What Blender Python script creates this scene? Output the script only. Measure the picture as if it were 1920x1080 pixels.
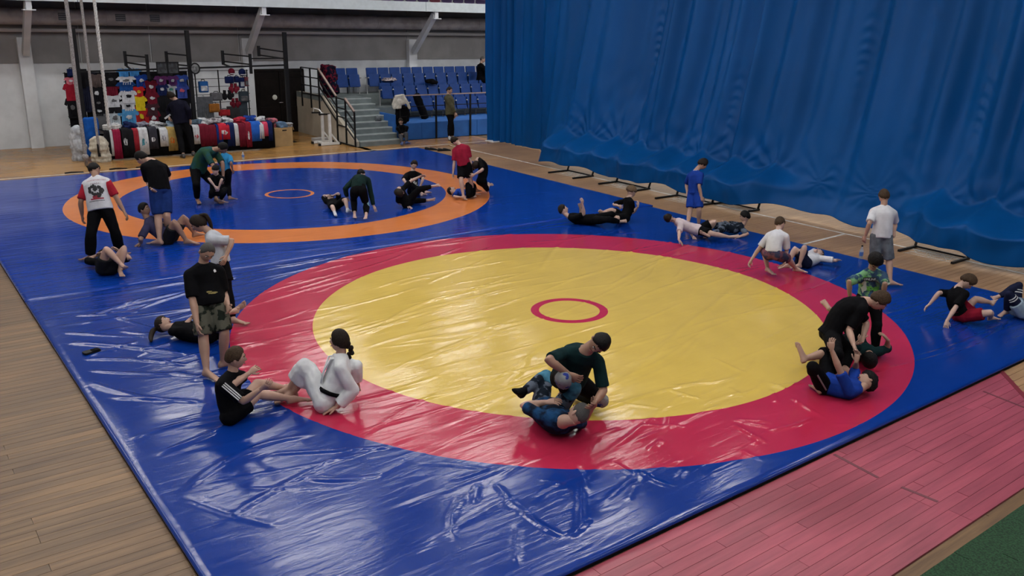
import bpy, bmesh, math, random
import numpy as np
from mathutils import Vector, Matrix, noise
from mathutils.bvhtree import BVHTree

# ---------------------------------------------------------------- clear
for o in list(bpy.data.objects):
    bpy.data.objects.remove(o, do_unlink=True)
SC = bpy.context.scene
COL = SC.collection
random.seed(7)
RNG = np.random.default_rng(7)

# ---------------------------------------------------------------- camera
cam = bpy.data.cameras.new('camera')
cam.sensor_width = 36.0
cam.lens = 1623.88 / 1920 * 36.0
cam.shift_x = (960 - 1020.5) / 1920
cam.shift_y = (506 - 540) / 1920
cam.clip_end = 200
co = bpy.data.objects.new('camera', cam)
COL.objects.link(co)
co.matrix_world = Matrix(((0.6161214, -0.23076168, 0.75308928, 8.88263),
                          (0.78735258, 0.15411357, -0.59692958, -7.51024),
                          (0.0216872, 0.96072788, 0.27664348, 3.99299),
                          (0, 0, 0, 1)))
SC.camera = co

# ---------------------------------------------------------------- world, exposure
SC.view_settings.view_transform = 'Standard'
SC.view_settings.look = 'None'
SC.view_settings.gamma = 1.0
SC.view_settings.use_curve_mapping = False
SC.view_settings.exposure = 0.0
w = bpy.data.worlds.new('world')
SC.world = w
w.use_nodes = True
w.node_tree.nodes['Background'].inputs[0].default_value = (0.5, 0.55, 0.62, 1)
w.node_tree.nodes['Background'].inputs[1].default_value = 0.03
LAMP_STRENGTH = 34.0     # the hall's ceiling lamps
LAMP_COLOR = (1.0, 0.985, 0.96)

# ---------------------------------------------------------------- materials
MATS = {}
def nodes(name):
    m = bpy.data.materials.new(name)
    m.use_nodes = True
    nt = m.node_tree
    b = nt.nodes['Principled BSDF']
    return m, nt, b, nt.nodes.new, nt.links.new
def mat(name, col, rough=0.6, metal=0.0, spec=0.5, var=0.0, vscale=6.0, bump=0.0, bscale=60.0, col2=None, lo=0.4, hi=0.6,
        sheen=0.0, rand=0.0, coat=0.0, stretch=(1, 1, 1)):
    """a Principled material with noise colour variation and a noise bump"""
    if name in MATS:
        return MATS[name]
    m, nt, b, N, L = nodes(name)
    b.inputs['Roughness'].default_value = rough
    b.inputs['Metallic'].default_value = metal
    b.inputs['Specular IOR Level'].default_value = spec
    if sheen:
        b.inputs['Sheen Weight'].default_value = sheen
    if coat:
        b.inputs['Coat Weight'].default_value = coat
        b.inputs['Coat Roughness'].default_value = 0.15
    tc = N('ShaderNodeTexCoord'); mp = N('ShaderNodeMapping')
    mp.inputs['Scale'].default_value = stretch
    L(tc.outputs['Object'], mp.inputs['Vector'])
    nz = N('ShaderNodeTexNoise'); nz.inputs['Scale'].default_value = vscale; nz.inputs['Detail'].default_value = 4
    L(mp.outputs[0], nz.inputs['Vector'])
    rp = N('ShaderNodeValToRGB')
    c = np.array(col)
    c2 = np.array(col2) if col2 is not None else c * (1 - var)
    c1 = c if col2 is not None else np.minimum(c * (1 + var * .6), 1)
    rp.color_ramp.elements[0].position = lo; rp.color_ramp.elements[1].position = hi
    rp.color_ramp.elements[0].color = (*c2, 1); rp.color_ramp.elements[1].color = (*c1, 1)
    L(nz.outputs['Fac'], rp.inputs[0])
    out = rp.outputs[0]
    if rand:
        oi = N('ShaderNodeObjectInfo'); mr = N('ShaderNodeMapRange')
        mr.inputs['To Min'].default_value = 1 - rand; mr.inputs['To Max'].default_value = 1 + rand
        L(oi.outputs['Random'], mr.inputs['Value'])
        hs = N('ShaderNodeHueSaturation'); L(out, hs.inputs['Color']); L(mr.outputs[0], hs.inputs['Value']); out = hs.outputs[0]
    L(out, b.inputs['Base Color'])
    if bump:
        n2 = N('ShaderNodeTexNoise'); n2.inputs['Scale'].default_value = bscale; n2.inputs['Detail'].default_value = 3
        L(mp.outputs[0], n2.inputs['Vector'])
        bp = N('ShaderNodeBump'); bp.inputs['Strength'].default_value = bump; bp.inputs['Distance'].default_value = 0.01
        L(n2.outputs['Fac'], bp.inputs['Height']); L(bp.outputs[0], b.inputs['Normal'])
    MATS[name] = m
    return m
def cloth(name, col, var=.15, rough=.85, **k):
    return mat('cloth_' + name, col, rough=rough, spec=.08, var=var, vscale=9, bump=.25, bscale=35, **k)

# ---------------------------------------------------------------- mesh helpers
WORLD = {}
def org(o):
    return WORLD[o.name]
class MB:
    """collects closed shapes, then links them as ONE mesh object"""
    def __init__(s):
        s.v = []; s.f = []; s.m = []
    def add(s, vs, fs, mi=0):
        n = len(s.v)
        s.v += [tuple(map(float, p)) for p in vs]
        s.f += [tuple(i + n for i in f) for f in fs]
        s.m += [mi] * len(fs)
        return s
    def box(s, c, d, rz=0, mi=0, M=None):
        x, y, z = d[0] / 2, d[1] / 2, d[2] / 2
        P = [Vector((sx * x, sy * y, sz * z)) for sz in (-1, 1) for sx, sy in ((-1, -1), (1, -1), (1, 1), (-1, 1))]
        R = M if M is not None else Matrix.Rotation(rz, 3, 'Z')
        c = Vector(c)
        return s.add([R @ p + c for p in P], [(3, 2, 1, 0), (4, 5, 6, 7), (0, 1, 5, 4), (1, 2, 6, 5), (2, 3, 7, 6), (3, 0, 4, 7)], mi)
    def bar(s, a, b, w, h=None, mi=0):
        """a square bar from a to b"""
        a = Vector(a); b = Vector(b); d = b - a
        q = d.to_track_quat('Z', 'Y').to_matrix()
        return s.box((a + b) / 2, (w, h or w, d.length), M=q, mi=mi)
    def loft(s, rings, mi=0):
        n = len(rings[0]); vs = [p for r in rings for p in r]; fs = []
        for i in range(len(rings) - 1):
            for j in range(n):
                a = i * n + j; b = i * n + (j + 1) % n
                fs.append((a, b, b + n, a + n))
        c0 = sum((Vector(p) for p in rings[0]), Vector()) / n; c1 = sum((Vector(p) for p in rings[-1]), Vector()) / n
        k = len(vs); vs = vs + [c0, c1]
        for j in range(n):
            fs.append((k, (j + 1) % n, j)); e = (len(rings) - 1) * n
            fs.append((k + 1, e + j, e + (j + 1) % n))
        return s.add(vs, fs, mi)
    def tube(s, pts, r, n=8, ry=None, x=None, mi=0, cap=0.0):
        pts = [Vector(p) for p in pts]; k = len(pts)
        r = list(r) if hasattr(r, '__len__') else [r] * k
        ry = list(ry) if hasattr(ry, '__len__') else ([ry] * k if ry is not None else r)
        T = []
        for i in range(k):
            t = pts[min(i + 1, k - 1)] - pts[max(i - 1, 0)]
            T.append(t.normalized() if t.length > 1e-9 else Vector((0, 0, 1)))
        X = Vector(x) if x is not None else T[0].orthogonal()
        rings = []
        if cap:
            pts = [pts[0] - T[0] * r[0] * cap] + pts + [pts[-1] + T[-1] * r[-1] * cap]
            T = [T[0]] + T + [T[-1]]; r = [r[0] * .55] + r + [r[-1] * .55]; ry = [ry[0] * .55] + ry + [ry[-1] * .55]
        for i in range(len(pts)):
            X = X - T[i] * X.dot(T[i])
            if X.length < 1e-6:
                X = T[i].orthogonal()
            X.normalize(); Y = T[i].cross(X)
            rings.append([pts[i] + X * (math.cos(a) * r[i]) + Y * (math.sin(a) * ry[i]) for a in [2 * math.pi * j / n for j in range(n)]])
        return s.loft(rings, mi)
    def ell(s, c, r, M=None, nu=10, nv=6, mi=0):
        c = Vector(c); M = M or Matrix.Identity(3); rings = []
        for i in range(1, nv):
            th = math.pi * i / nv
            rings.append([c + M @ Vector((r[0] * math.sin(th) * math.cos(2 * math.pi * j / nu), r[1] * math.sin(th) * math.sin(2 * math.pi * j / nu), -r[2] * math.cos(th))) for j in range(nu)])
        n = len(s.v); s.loft(rings, mi)
        s.v[-2] = tuple(c + M @ Vector((0, 0, -r[2]))); s.v[-1] = tuple(c + M @ Vector((0, 0, r[2])))
        return s
    def prism(s, outline, t, M, c, mi=0):
        """outline [(u, v)] extruded by t along the third axis of M"""
        c = Vector(c); n = len(outline)
        A = [c + M @ Vector((u, v, -t / 2)) for u, v in outline]; B = [c + M @ Vector((u, v, t / 2)) for u, v in outline]
        fs = [tuple(range(n - 1, -1, -1)), tuple(range(n, 2 * n))] + [(i, (i + 1) % n, (i + 1) % n + n, i + n) for i in range(n)]
        return s.add(A + B, fs, mi)
    def rbox(s, c, d, r=None, n=4, M=None, mi=0):
        """a box with rounded vertical corners and softened top and bottom"""
        r = r or min(d[0], d[1]) * .25; c = Vector(c); M = M or Matrix.Identity(3); rings = []
        for z, k in ((-1, .86), (-.9, 1), (.9, 1), (1, .86)):
            ring = []
            for sx, sy, a0 in ((1, 1, 0), (-1, 1, 90), (-1, -1, 180), (1, -1, 270)):
                for i in range(n):
                    a = math.radians(a0 + 90 * i / (n - 1))
                    ring.append(c + M @ Vector(((sx * (d[0] / 2 - r) + r * math.cos(a)) * k, (sy * (d[1] / 2 - r) + r * math.sin(a)) * k, z * d[2] / 2)))
            rings.append(ring)
        return s.loft(rings, mi)
    def build(s, name, mats, parent=None, loc=None, smooth=False):
        me = bpy.data.meshes.new(name)
        if parent is not None:
            off = org(parent)
        elif loc is not None:
            off = Vector(loc)
        else:
            a = np.array(s.v); off = Vector((*((a.min(0) + a.max(0)) / 2)[:2], a[:, 2].min()))
        me.from_pydata([tuple(Vector(p) - off) for p in s.v], [], s.f)
        for m in (mats if isinstance(mats, (list, tuple)) else [mats]):
            me.materials.append(m)
        if max(s.m, default=0):
            me.polygons.foreach_set('material_index', s.m)
        if smooth:
            me.polygons.foreach_set('use_smooth', [True] * len(me.polygons))
        me.update()
        o = bpy.data.objects.new(name, me); COL.objects.link(o)
        WORLD[o.name] = off.copy()
        if parent is not None:
            o.parent = parent
        else:
            o.location = off
        return o
def tag(o, label=None, cat=None, group=None, kind=None):
    if label: o['label'] = label
    if cat: o['category'] = cat
    if group: o['group'] = group
    if kind: o['kind'] = kind
    return o
def thing(name, loc, label, cat, group=None):
    o = bpy.data.objects.new(name, None); COL.objects.link(o); o.empty_display_size = .1
    o.location = loc; WORLD[o.name] = Vector(loc)
    return tag(o, label, cat, group)
def copy_tree(o, loc, label=None, parent=None):
    c = o.copy(); COL.objects.link(c); WORLD[c.name] = Vector(loc)
    if parent is not None:
        c.parent = parent
    else:
        c.location = loc
    if label: c['label'] = label
    for ch in list(o.children):
        if ch is c: continue
        copy_tree(ch, loc, None, c)
    return c
def struct(o, label=None):
    o['kind'] = 'structure'
    if label: o['label'] = label
    return o

M_white = mat('white_paint', (.62, .64, .66), .7, var=.08, vscale=2)
M_greywall = mat('grey_wall_paint', (.235, .225, .225), .8, var=.10, vscale=1.5, bump=.1)
M_beige = mat('beige_wall_paint', (.42, .37, .29), .75, var=.10, vscale=2)
M_blackmetal = mat('black_metal', (.008, .008, .009), .5, var=.2, spec=.2)
M_grey = mat('grey_paint', (.33, .33, .33), .6, var=.1)
M_concrete = mat('step_grey', (.155, .185, .185), .8, var=.15, vscale=3, bump=.1)
M_nosing = mat('step_nosing', (.33, .36, .36), .7, var=.1)
M_seatblue = mat('seat_blue_plastic', (.004, .036, .175), .55, var=.10, spec=.25)
M_baseblue = mat('panel_blue_paint', (.012, .095, .33), .6, var=.12, vscale=3)
M_handrail = mat('handrail_varnish', (.30, .22, .19), .4, var=.15)

# ---------------------------------------------------------------- room shell
def slab(name, c, d, m):
    return struct(MB().box(c, d).build(name, m))
M_sub = mat('subfloor', (.10, .065, .035), .8, var=.2)
floor = MB().box((-5, 4, -.06), (36, 40, .08)).build('floor', M_sub); struct(floor, 'wooden sports hall floor of narrow boards')
slab('ceiling', (-5, 4, 9.1), (38, 40, .2), mat('ceiling_paint', (.34, .34, .35), .8, var=.08))
wall_back = slab('wall_back', (-21.1, 3, 2.1), (.2, 34, 4.4), M_white)
slab('wall_back_upper', (-24.1, 3, 6.7), (.2, 38, 5.0), mat('upper_wall_paint', (.20, .205, .21), .8, var=.1))
slab('wall_left', (-5, -13.6, 4.5), (38, .2, 9.2), mat('side_wall_paint', (.22, .23, .25), .8, var=.1))
slab('wall_front', (12.6, 4, 4.5), (.2, 36, 9.2), mat('side_wall_paint', (.22, .23, .25)))
slab('wall_right', (-5, 22, 4.5), (38, .2, 9.2), mat('side_wall_paint', (.22, .23, .25)))
# grey upper paint field of the back wall, in panels between slim battens
gp = MB()
ys = [-9.5, -5.2, -1.9, .1, 2.9, 9.25, 13.5, 18]
for a, b in zip(ys[:-1], ys[1:]):
    p = MB().box((-20.985, (a + b) / 2, 3.37), (.05, b - a - .035, 1.82)).build('wall_panel', M_greywall, wall_back)
# pilasters with slanting struts to the balcony
for i, y in enumerate((-3.4, 3.1, 9.42, 15.8)):
    m = MB(); m.box((-20.9, y, 1.6), (.28, .34, 3.2)); m.build('trim_%d' % (i + 1), M_white)['kind'] = 'structure'
    m = MB(); m.bar((-20.7, y, 2.75), (-19.15, y, 4.12), .17, .20)
    m.box((-19.1, y, 4.1), (.16, .14, .28)); m.box((-19.1, y, 3.97), (.3, .3, .03))
    o = m.build('trim_%d' % (i + 11), M_white); o['kind'] = 'structure'
# balcony: slab, white fascia in lengths
bal = MB().box((-21.55, 3, 4.33), (4.9, 34, .16)).build('balcony_slab', mat('balcony_underside', (.20, .185, .18), .85, var=.15, vscale=2)); struct(bal, 'balcony slab over the far wall')
for a, b in ((-14, -2.2), (-2.2, 8.95), (8.95, 20)):
    MB().box((-19.03, (a + b) / 2, 4.37), (.12, b - a - .02, .32)).build('fascia_board', mat('fascia_paint', (.60, .66, .68), .6, var=.05), bal)
# duct, pipe
d = thing('ventilation_duct', (-20.6, 3, 3.55), 'long round grey duct running under the balcony', 'duct')
m = MB(); m.tube([(-20.6, y, 3.79) for y in np.linspace(-13, 19.5, 14)], .235, 16)
m.build('duct_pipe', mat('duct_paint', (.36, .335, .33), .75, var=.18, vscale=3, bump=.15), d, smooth=True)
for y in (-11, -5.6, -1.2, 3.3, 7.8, 12.2):
    MB().tube([(-20.6, y - .02, 3.79), (-20.6, y + .02, 3.79)], .243, 16).build('duct_seam', mat('duct_paint', (.36, .335, .33)), d, smooth=True)
for y in (-2.35, -.82, .16):
    q = MB().box((-20.375, y, 3.80), (.03, .28, .2)).build('duct_vent', mat('vent_dark', (.05, .055, .06), .5), d)
    for k in range(3):
        MB().box((-20.358, y, 3.74 + k * .06), (.012, .26, .012)).build('vent_slat', M_grey, q)
tag(MB().tube([(-20.75, y, 3.4) for y in (-13, 0, 19)], .055, 10).build('heating_pipe', mat('pipe_paint', (.42, .40, .40), .6), smooth=True),
    'thin pale pipe running below the round duct', 'pipe')
# balcony seats above the fascia
for i, y in enumerate(np.arange(5.2, 13, .5)):
    m = MB(); m.rbox((-19.6, y, 4.83), (.08, .44, .55), .03); m.rbox((-19.45, y, 4.72), (.3, .42, .09), .03)
    m.box((-19.6, y, 4.5), (.05, .3, .2))
    tag(m.build('balcony_chair', [mat('seat_violet', (.09, .05, .16), .5), mat('seat_maroon', (.2, .03, .06), .5)][i % 5 == 4], smooth=False),
        'violet chair on the balcony above the white fascia' if i % 5 != 4 else 'maroon chair on the balcony above the white fascia', 'chair', 'chairs up on the balcony')
# double door in the far wall
door = thing('door_1', (-20.95, 4.17, 0), 'dark brown double door under the pull-up bars', 'door'); door['kind'] = 'structure'
M_door = mat('door_brown', (.007, .005, .0045), .6, var=.3, vscale=4, spec=.1)
for k in (0, 1):
    l = MB().box((-20.93, 3.77 + .82 * k, 1.05), (.06, .80, 2.1)).build('door_leaf', M_door, door)
    for z in (.55, 1.5):
        MB().box((-20.895, 3.77 + .82 * k, z), (.02, .56, .7)).build('door_panel', M_door, l)
m = MB(); m.box((-20.92, 3.31, 1.07), (.1, .1, 2.14)); m.box((-20.92, 5.04, 1.07), (.1, .1, 2.14)); m.box((-20.92, 4.17, 2.15), (.1, 1.82, .08))
m.build('door_frame', M_door, door)
m = MB(); m.ell((-20.87, 3.98, 1.23), (.02, .09, .09)); m.build('round_sign', mat('sign_pale', (.55, .55, .5), .5), door, smooth=True)
m = MB(); m.tube([(-20.88, 4.13, 1.05), (-20.83, 4.13, 1.05), (-20.83, 4.25, 1.05)], .012, 6); m.build('door_handle', mat('steel', (.5, .5, .5), .3, 1), door)

# ---------------------------------------------------------------- ceiling lamps
def emit(name, col, s):
    m, nt, b, N, L = nodes(name)
    b.inputs['Base Color'].default_value = (.8, .8, .8, 1)
    b.inputs['Emission Color'].default_value = (*col, 1); b.inputs['Emission Strength'].default_value = s
    return m
M_lamp = emit('lamp_diffuser', LAMP_COLOR, LAMP_STRENGTH)
lamp = None
for ix, x in enumerate((-19.5, -14.5, -9.5, -4.5, .5, 5.5, 10.5)):
    for iy, y in enumerate((-10, -5, 0, 5, 11, 14, 17, 20)):
        if lamp is None:
            lamp = thing('ceiling_lamp', (x, y, 8.8), 'long white lamp panel under the hall ceiling', 'lamp', 'hall ceiling lamps')
            MB().box((x, y, 8.93), (.5, 2.5, .14)).build('lamp_housing', M_white, lamp)
            MB().box((x, y, 8.845), (.42, 2.4, .03)).build('lamp_diffuser', M_lamp, lamp)
        else:
            copy_tree(lamp, (x, y, 8.8))

# ---------------------------------------------------------------- boards of the floor
def wood(name, c1, c2, rough, rand):
    m, nt, b, N, L = nodes(name)
    tc = N('ShaderNodeTexCoord'); mp = N('ShaderNodeMapping'); mp.inputs['Scale'].default_value = (14, .9, 1)
    oi = N('ShaderNodeObjectInfo'); ad = N('ShaderNodeVectorMath'); ad.operation = 'ADD'
    ge = N('ShaderNodeNewGeometry')
    L(ge.outputs['Position'], mp.inputs['Vector'])
    sc = N('ShaderNodeVectorMath'); sc.operation = 'SCALE'; sc.inputs['Scale'].default_value = 37
    cb = N('ShaderNodeCombineXYZ'); L(oi.outputs['Random'], cb.inputs[0]); L(oi.outputs['Random'], cb.inputs[1]); L(cb.outputs[0], sc.inputs[0])
    L(mp.outputs[0], ad.inputs[0]); L(sc.outputs[0], ad.inputs[1])
    nz = N('ShaderNodeTexNoise'); nz.inputs['Scale'].default_value = 1.0; nz.inputs['Detail'].default_value = 6; nz.inputs['Roughness'].default_value = .65
    L(ad.outputs[0], nz.inputs['Vector'])
    rp = N('ShaderNodeValToRGB'); rp.color_ramp.elements[0].position = .3; rp.color_ramp.elements[1].position = .7
    rp.color_ramp.elements[0].color = (*c1, 1); rp.color_ramp.elements[1].color = (*c2, 1)
    L(nz.outputs['Fac'], rp.inputs[0])
    hs = N('ShaderNodeHueSaturation'); mr = N('ShaderNodeMapRange')
    mr.inputs['To Min'].default_value = 1 - rand; mr.inputs['To Max'].default_value = 1 + rand
    L(oi.outputs['Random'], mr.inputs['Value']); L(mr.outputs[0], hs.inputs['Value']); L(rp.outputs[0], hs.inputs['Color'])
    n3 = N('ShaderNodeTexNoise'); n3.inputs['Scale'].default_value = .7; L(ge.outputs['Position'], n3.inputs['Vector'])
    mx = N('ShaderNodeMix'); mx.data_type = 'RGBA'; mx.blend_type = 'MULTIPLY'; mx.inputs['Factor'].default_value = .6
    r2 = N('ShaderNodeValToRGB'); r2.color_ramp.elements[0].position = .35; r2.color_ramp.elements[1].position = .65; r2.color_ramp.elements[0].color = (.55, .5, .48, 1)
    L(n3.outputs['Fac'], r2.inputs[0]); L(hs.outputs[0], mx.inputs['A']); L(r2.outputs[0], mx.inputs['B']); L(mx.outputs['Result'], b.inputs['Base Color'])
    b.inputs['Roughness'].default_value = rough
    bp = N('ShaderNodeBump'); bp.inputs['Strength'].default_value = .15; bp.inputs['Distance'].default_value = .004
    L(nz.outputs['Fac'], bp.inputs['Height']); L(bp.outputs[0], b.inputs['Normal'])
    return m
M_wood = wood('worn_boards', (.10, .053, .022), (.24, .138, .058), .45, .20)
M_wood3 = wood('tan_boards', (.27, .150, .068), (.43, .265, .130), .40, .10)
M_wood2 = wood('lacquered_boards', (.33, .165, .045), (.46, .255, .085), .25, .12)
M_pink = wood('pink_painted_boards', (.27, .048, .075), (.43, .088, .122), .34, .12)
BW = .11
def plank_mesh(length, m):
    me = bpy.data.meshes.new('plank'); k = MB().box((0, 0, -.011), (BW - .004, length - .004, .022))
    me.from_pydata(k.v, [], k.f); me.materials.append(m); return me
PM = {}
def plank(x, y0, y1, m):
    L_ = round(y1 - y0, 2)
    if L_ < .04: return
    key = (L_, m.name)
    if key not in PM: PM[key] = plank_mesh(L_, m)
    o = bpy.data.objects.new('plank', PM[key]); COL.objects.link(o); o.parent = floor
    fo = org(floor); o.location = (x - fo.x, (y0 + y1) / 2 - fo.y, -fo.z - .0005 * random.random())
def strip(x, y0, y1, m, lens=(2.2, 2.6), start=None):
    y = y0; first = True
    while y < y1 - .02:
        l = random.choice((1.6, 2.0, 2.4, 2.8)) * (random.choice((.4, .7, 1)) if first else 1); first = False
        e = min(y + l, y1)
        if y1 - e < .4: e = y1
        plank(x, y, e, m); y = e
x = 4.66 + BW / 2
while x < 6.12:
    ye = max(3.02 - (x - 4.64) * 1.06, 1.4)
    strip(x, -6.2, ye, M_pink); strip(x, ye, 6.4, M_wood3); x += BW
x = -4.0
while x < 3.3:
    q_ = random.choice((-6.9, -7.3, None, None, None, None))
    plank(x, -9.0, q_ or -6.0, M_wood)
    if q_: plank(x, q_, -6.0, M_wood)
    x += BW
x = -1.6
while x < 4.7:
    q_ = random.choice((7.3, 7.7, 8.1)); plank(x, 6.1, q_, M_wood3); plank(x, q_, 8.8, M_wood3); x += BW
# the rest of the boards: past the limit, joined
m = MB(); m2 = MB(); m3 = MB()
x = -20.9
while x < 12:
    if x < -15.0: spans = [(-13, 5.0 if x > -16.5 else 4.8), (4.8, 9.6)] if x > -17 else [(-13, 4.85)]
    elif x < -4.05: spans = [(-13, -6.0), (6.1, 10)]
    elif x < -1.65: spans = [(-13, -9), (6.1, 10)]
    elif x < 4.62: spans = [(-13, -9 if x < 3.25 else -6), (8.75, 10)]
    elif x < 6.15: spans = [(-13, -6.2), (6.4, 10)]
    else: spans = [(-13, 10)]
    for a, b in spans:
        y = a - random.random() * 1.5
        while y < b:
            l = random.choice((1.6, 2.0, 2.4)); y0 = max(y, a); e = min(y + l, b)
            if e - y0 > .05: (m2 if x < -15.0 else m3 if a > 5 else m).box((x, (y0 + e) / 2, -.011), (BW - .004, e - y0 - .004, .022))
            y += l
    x += BW
o = m.build('plank_field', M_wood, floor); o['kind'] = 'stuff'
o = m2.build('plank_field', M_wood2, floor); o['kind'] = 'stuff'
o = m3.build('plank_field', M_wood3, floor); o['kind'] = 'stuff'
# painted court lines
M_line = mat('line_paint', (.58, .57, .54), .5, var=.2, vscale=8)
def line(a, b, w=.055, m=None):
    a = Vector((*a, .0012)); b = Vector((*b, .0012)); MB().bar(a, b, .0016 if abs(a.x - b.x) > 9e9 else w, .0016).build('court_line', m or M_line, floor)
def line(a, b, w=.055, m=None):
    a = Vector(a); b = Vector(b); d = b - a
    MB().box((*((a + b) / 2), .0012), (d.length, w, .002), rz=math.atan2(d.y, d.x)).build('court_line', m or M_line, floor)
line((-15.3, 7.62), (6.1, 7.85)); line((-.62, 6.15), (-.68, 7.78)); line((-15.60, -6), (-15.55, 9.3), .055)
line((-12.1, 6.3), (-12.1, 7.6), .04, mat('line_orange', (.42, .2, .08), .5)); line((-13.3, 6.4), (-13.3, 7.6), .04, mat('line_orange', (.42, .2, .08), .5))
line((4.62, 3.03), (6.1, 1.45), .06, mat('line_darkred', (.16, .012, .02), .5))
line((4.69, -.54), (5.2, -.6), .035, mat('line_worn', (.14, .04, .05), .6)); line((5.42, -.58), (5.75, -.55), .035, mat('line_worn', (.14, .04, .05), .6)); line((4.81, 2.21), (5.3, 2.14), .03, mat('line_worn', (.14, .04, .05), .6))
MB().box((6.18, -2, -.005), (.09, 22, .02)).build('edge_strip', M_wood, floor)
g = MB(); 
for i in range(16):
    for j in range(40): g.box((6.23 + .12 * i + .06, -6 + j * .3 + .15, .006 + .004 * random.random()), (.12, .3, .012))
o = g.build('turf_carpet', mat('green_turf', (.012, .05, .018), .95, var=.5, vscale=60, bump=.6, bscale=200)); tag(o, 'dark green turf carpet beside the pink painted boards', 'carpet')

# ---------------------------------------------------------------- wrestling mats
ZM = .06
def vinyl(name, rings, base):
    """zones printed on the vinyl: concentric rings about the mat's own origin"""
    m, nt, b, N, L = nodes(name)
    tc = N('ShaderNodeTexCoord'); sp = N('ShaderNodeSeparateXYZ'); L(tc.outputs['Object'], sp.inputs[0])
    cb = N('ShaderNodeCombineXYZ'); L(sp.outputs[0], cb.inputs[0]); L(sp.outputs[1], cb.inputs[1])
    ln = N('ShaderNodeVectorMath'); ln.operation = 'LENGTH'; L(cb.outputs[0], ln.inputs[0])
    dv = N('ShaderNodeMath'); dv.operation = 'DIVIDE'; dv.inputs[1].default_value = 10; L(ln.outputs['Value'], dv.inputs[0])
    rp = N('ShaderNodeValToRGB'); rp.color_ramp.interpolation = 'CONSTANT'
    els = rp.color_ramp.elements
    els[0].position = 0; els[0].color = (*rings[0][1], 1); els[1].position = rings[1][0] / 10; els[1].color = (*rings[1][1], 1)
    for r, c in rings[2:]:
        e = els.new(r / 10); e.color = (*c, 1)
    L(dv.outputs[0], rp.inputs[0])
    nz = N('ShaderNodeTexNoise'); nz.inputs['Scale'].default_value = 2.2; nz.inputs['Detail'].default_value = 5; L(tc.outputs['Object'], nz.inputs['Vector'])
    r2 = N('ShaderNodeValToRGB'); r2.color_ramp.elements[0].position = .3; r2.color_ramp.elements[1].position = .7
    r2.color_ramp.elements[0].color = (.84, .84, .84, 1); L(nz.outputs['Fac'], r2.inputs[0])
    mx = N('ShaderNodeMix'); mx.data_type = 'RGBA'; mx.blend_type = 'MULTIPLY'; mx.inputs['Factor'].default_value = .5
    L(rp.outputs[0], mx.inputs['A']); L(r2.outputs[0], mx.inputs['B']); L(mx.outputs['Result'], b.inputs['Base Color'])
    b.inputs['Specular IOR Level'].default_value = .36
    mr = N('ShaderNodeMapRange'); mr.inputs['To Min'].default_value = .10; mr.inputs['To Max'].default_value = .22
    L(nz.outputs['Fac'], mr.inputs['Value']); L(mr.outputs[0], b.inputs['Roughness'])
    mp = N('ShaderNodeMapping'); mp.inputs['Scale'].default_value = (7, 1.2, 1); mp.inputs['Rotation'].default_value = (0, 0, .12); L(tc.outputs['Object'], mp.inputs['Vector'])
    n2 = N('ShaderNodeTexNoise'); n2.inputs['Scale'].default_value = 1.3; n2.inputs['Detail'].default_value = 4; n2.inputs['Distortion'].default_value = .6; L(mp.outputs[0], n2.inputs['Vector'])
    bp = N('ShaderNodeBump'); bp.inputs['Strength'].default_value = .32; bp.inputs['Distance'].default_value = .014
    L(n2.outputs['Fac'], bp.inputs['Height']); L(bp.outputs[0], b.inputs['Normal'])
    return m
BLUE = (.003, .030, .225); YEL = (.60, .42, .080); RED = (.43, .020, .060); ORA = (.63, .195, .055); BLUE2 = (.003, .036, .27)
M_near = vinyl('vinyl_yellow_red', [(0, YEL), (.40, RED), (.508, YEL), (3.496, RED), (4.5, BLUE)], BLUE)
M_far = vinyl('vinyl_orange_blue', [(0, BLUE2), (.44, ORA), (.522, BLUE2), (3.547, ORA), (4.55, BLUE2)], BLUE2)
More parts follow.
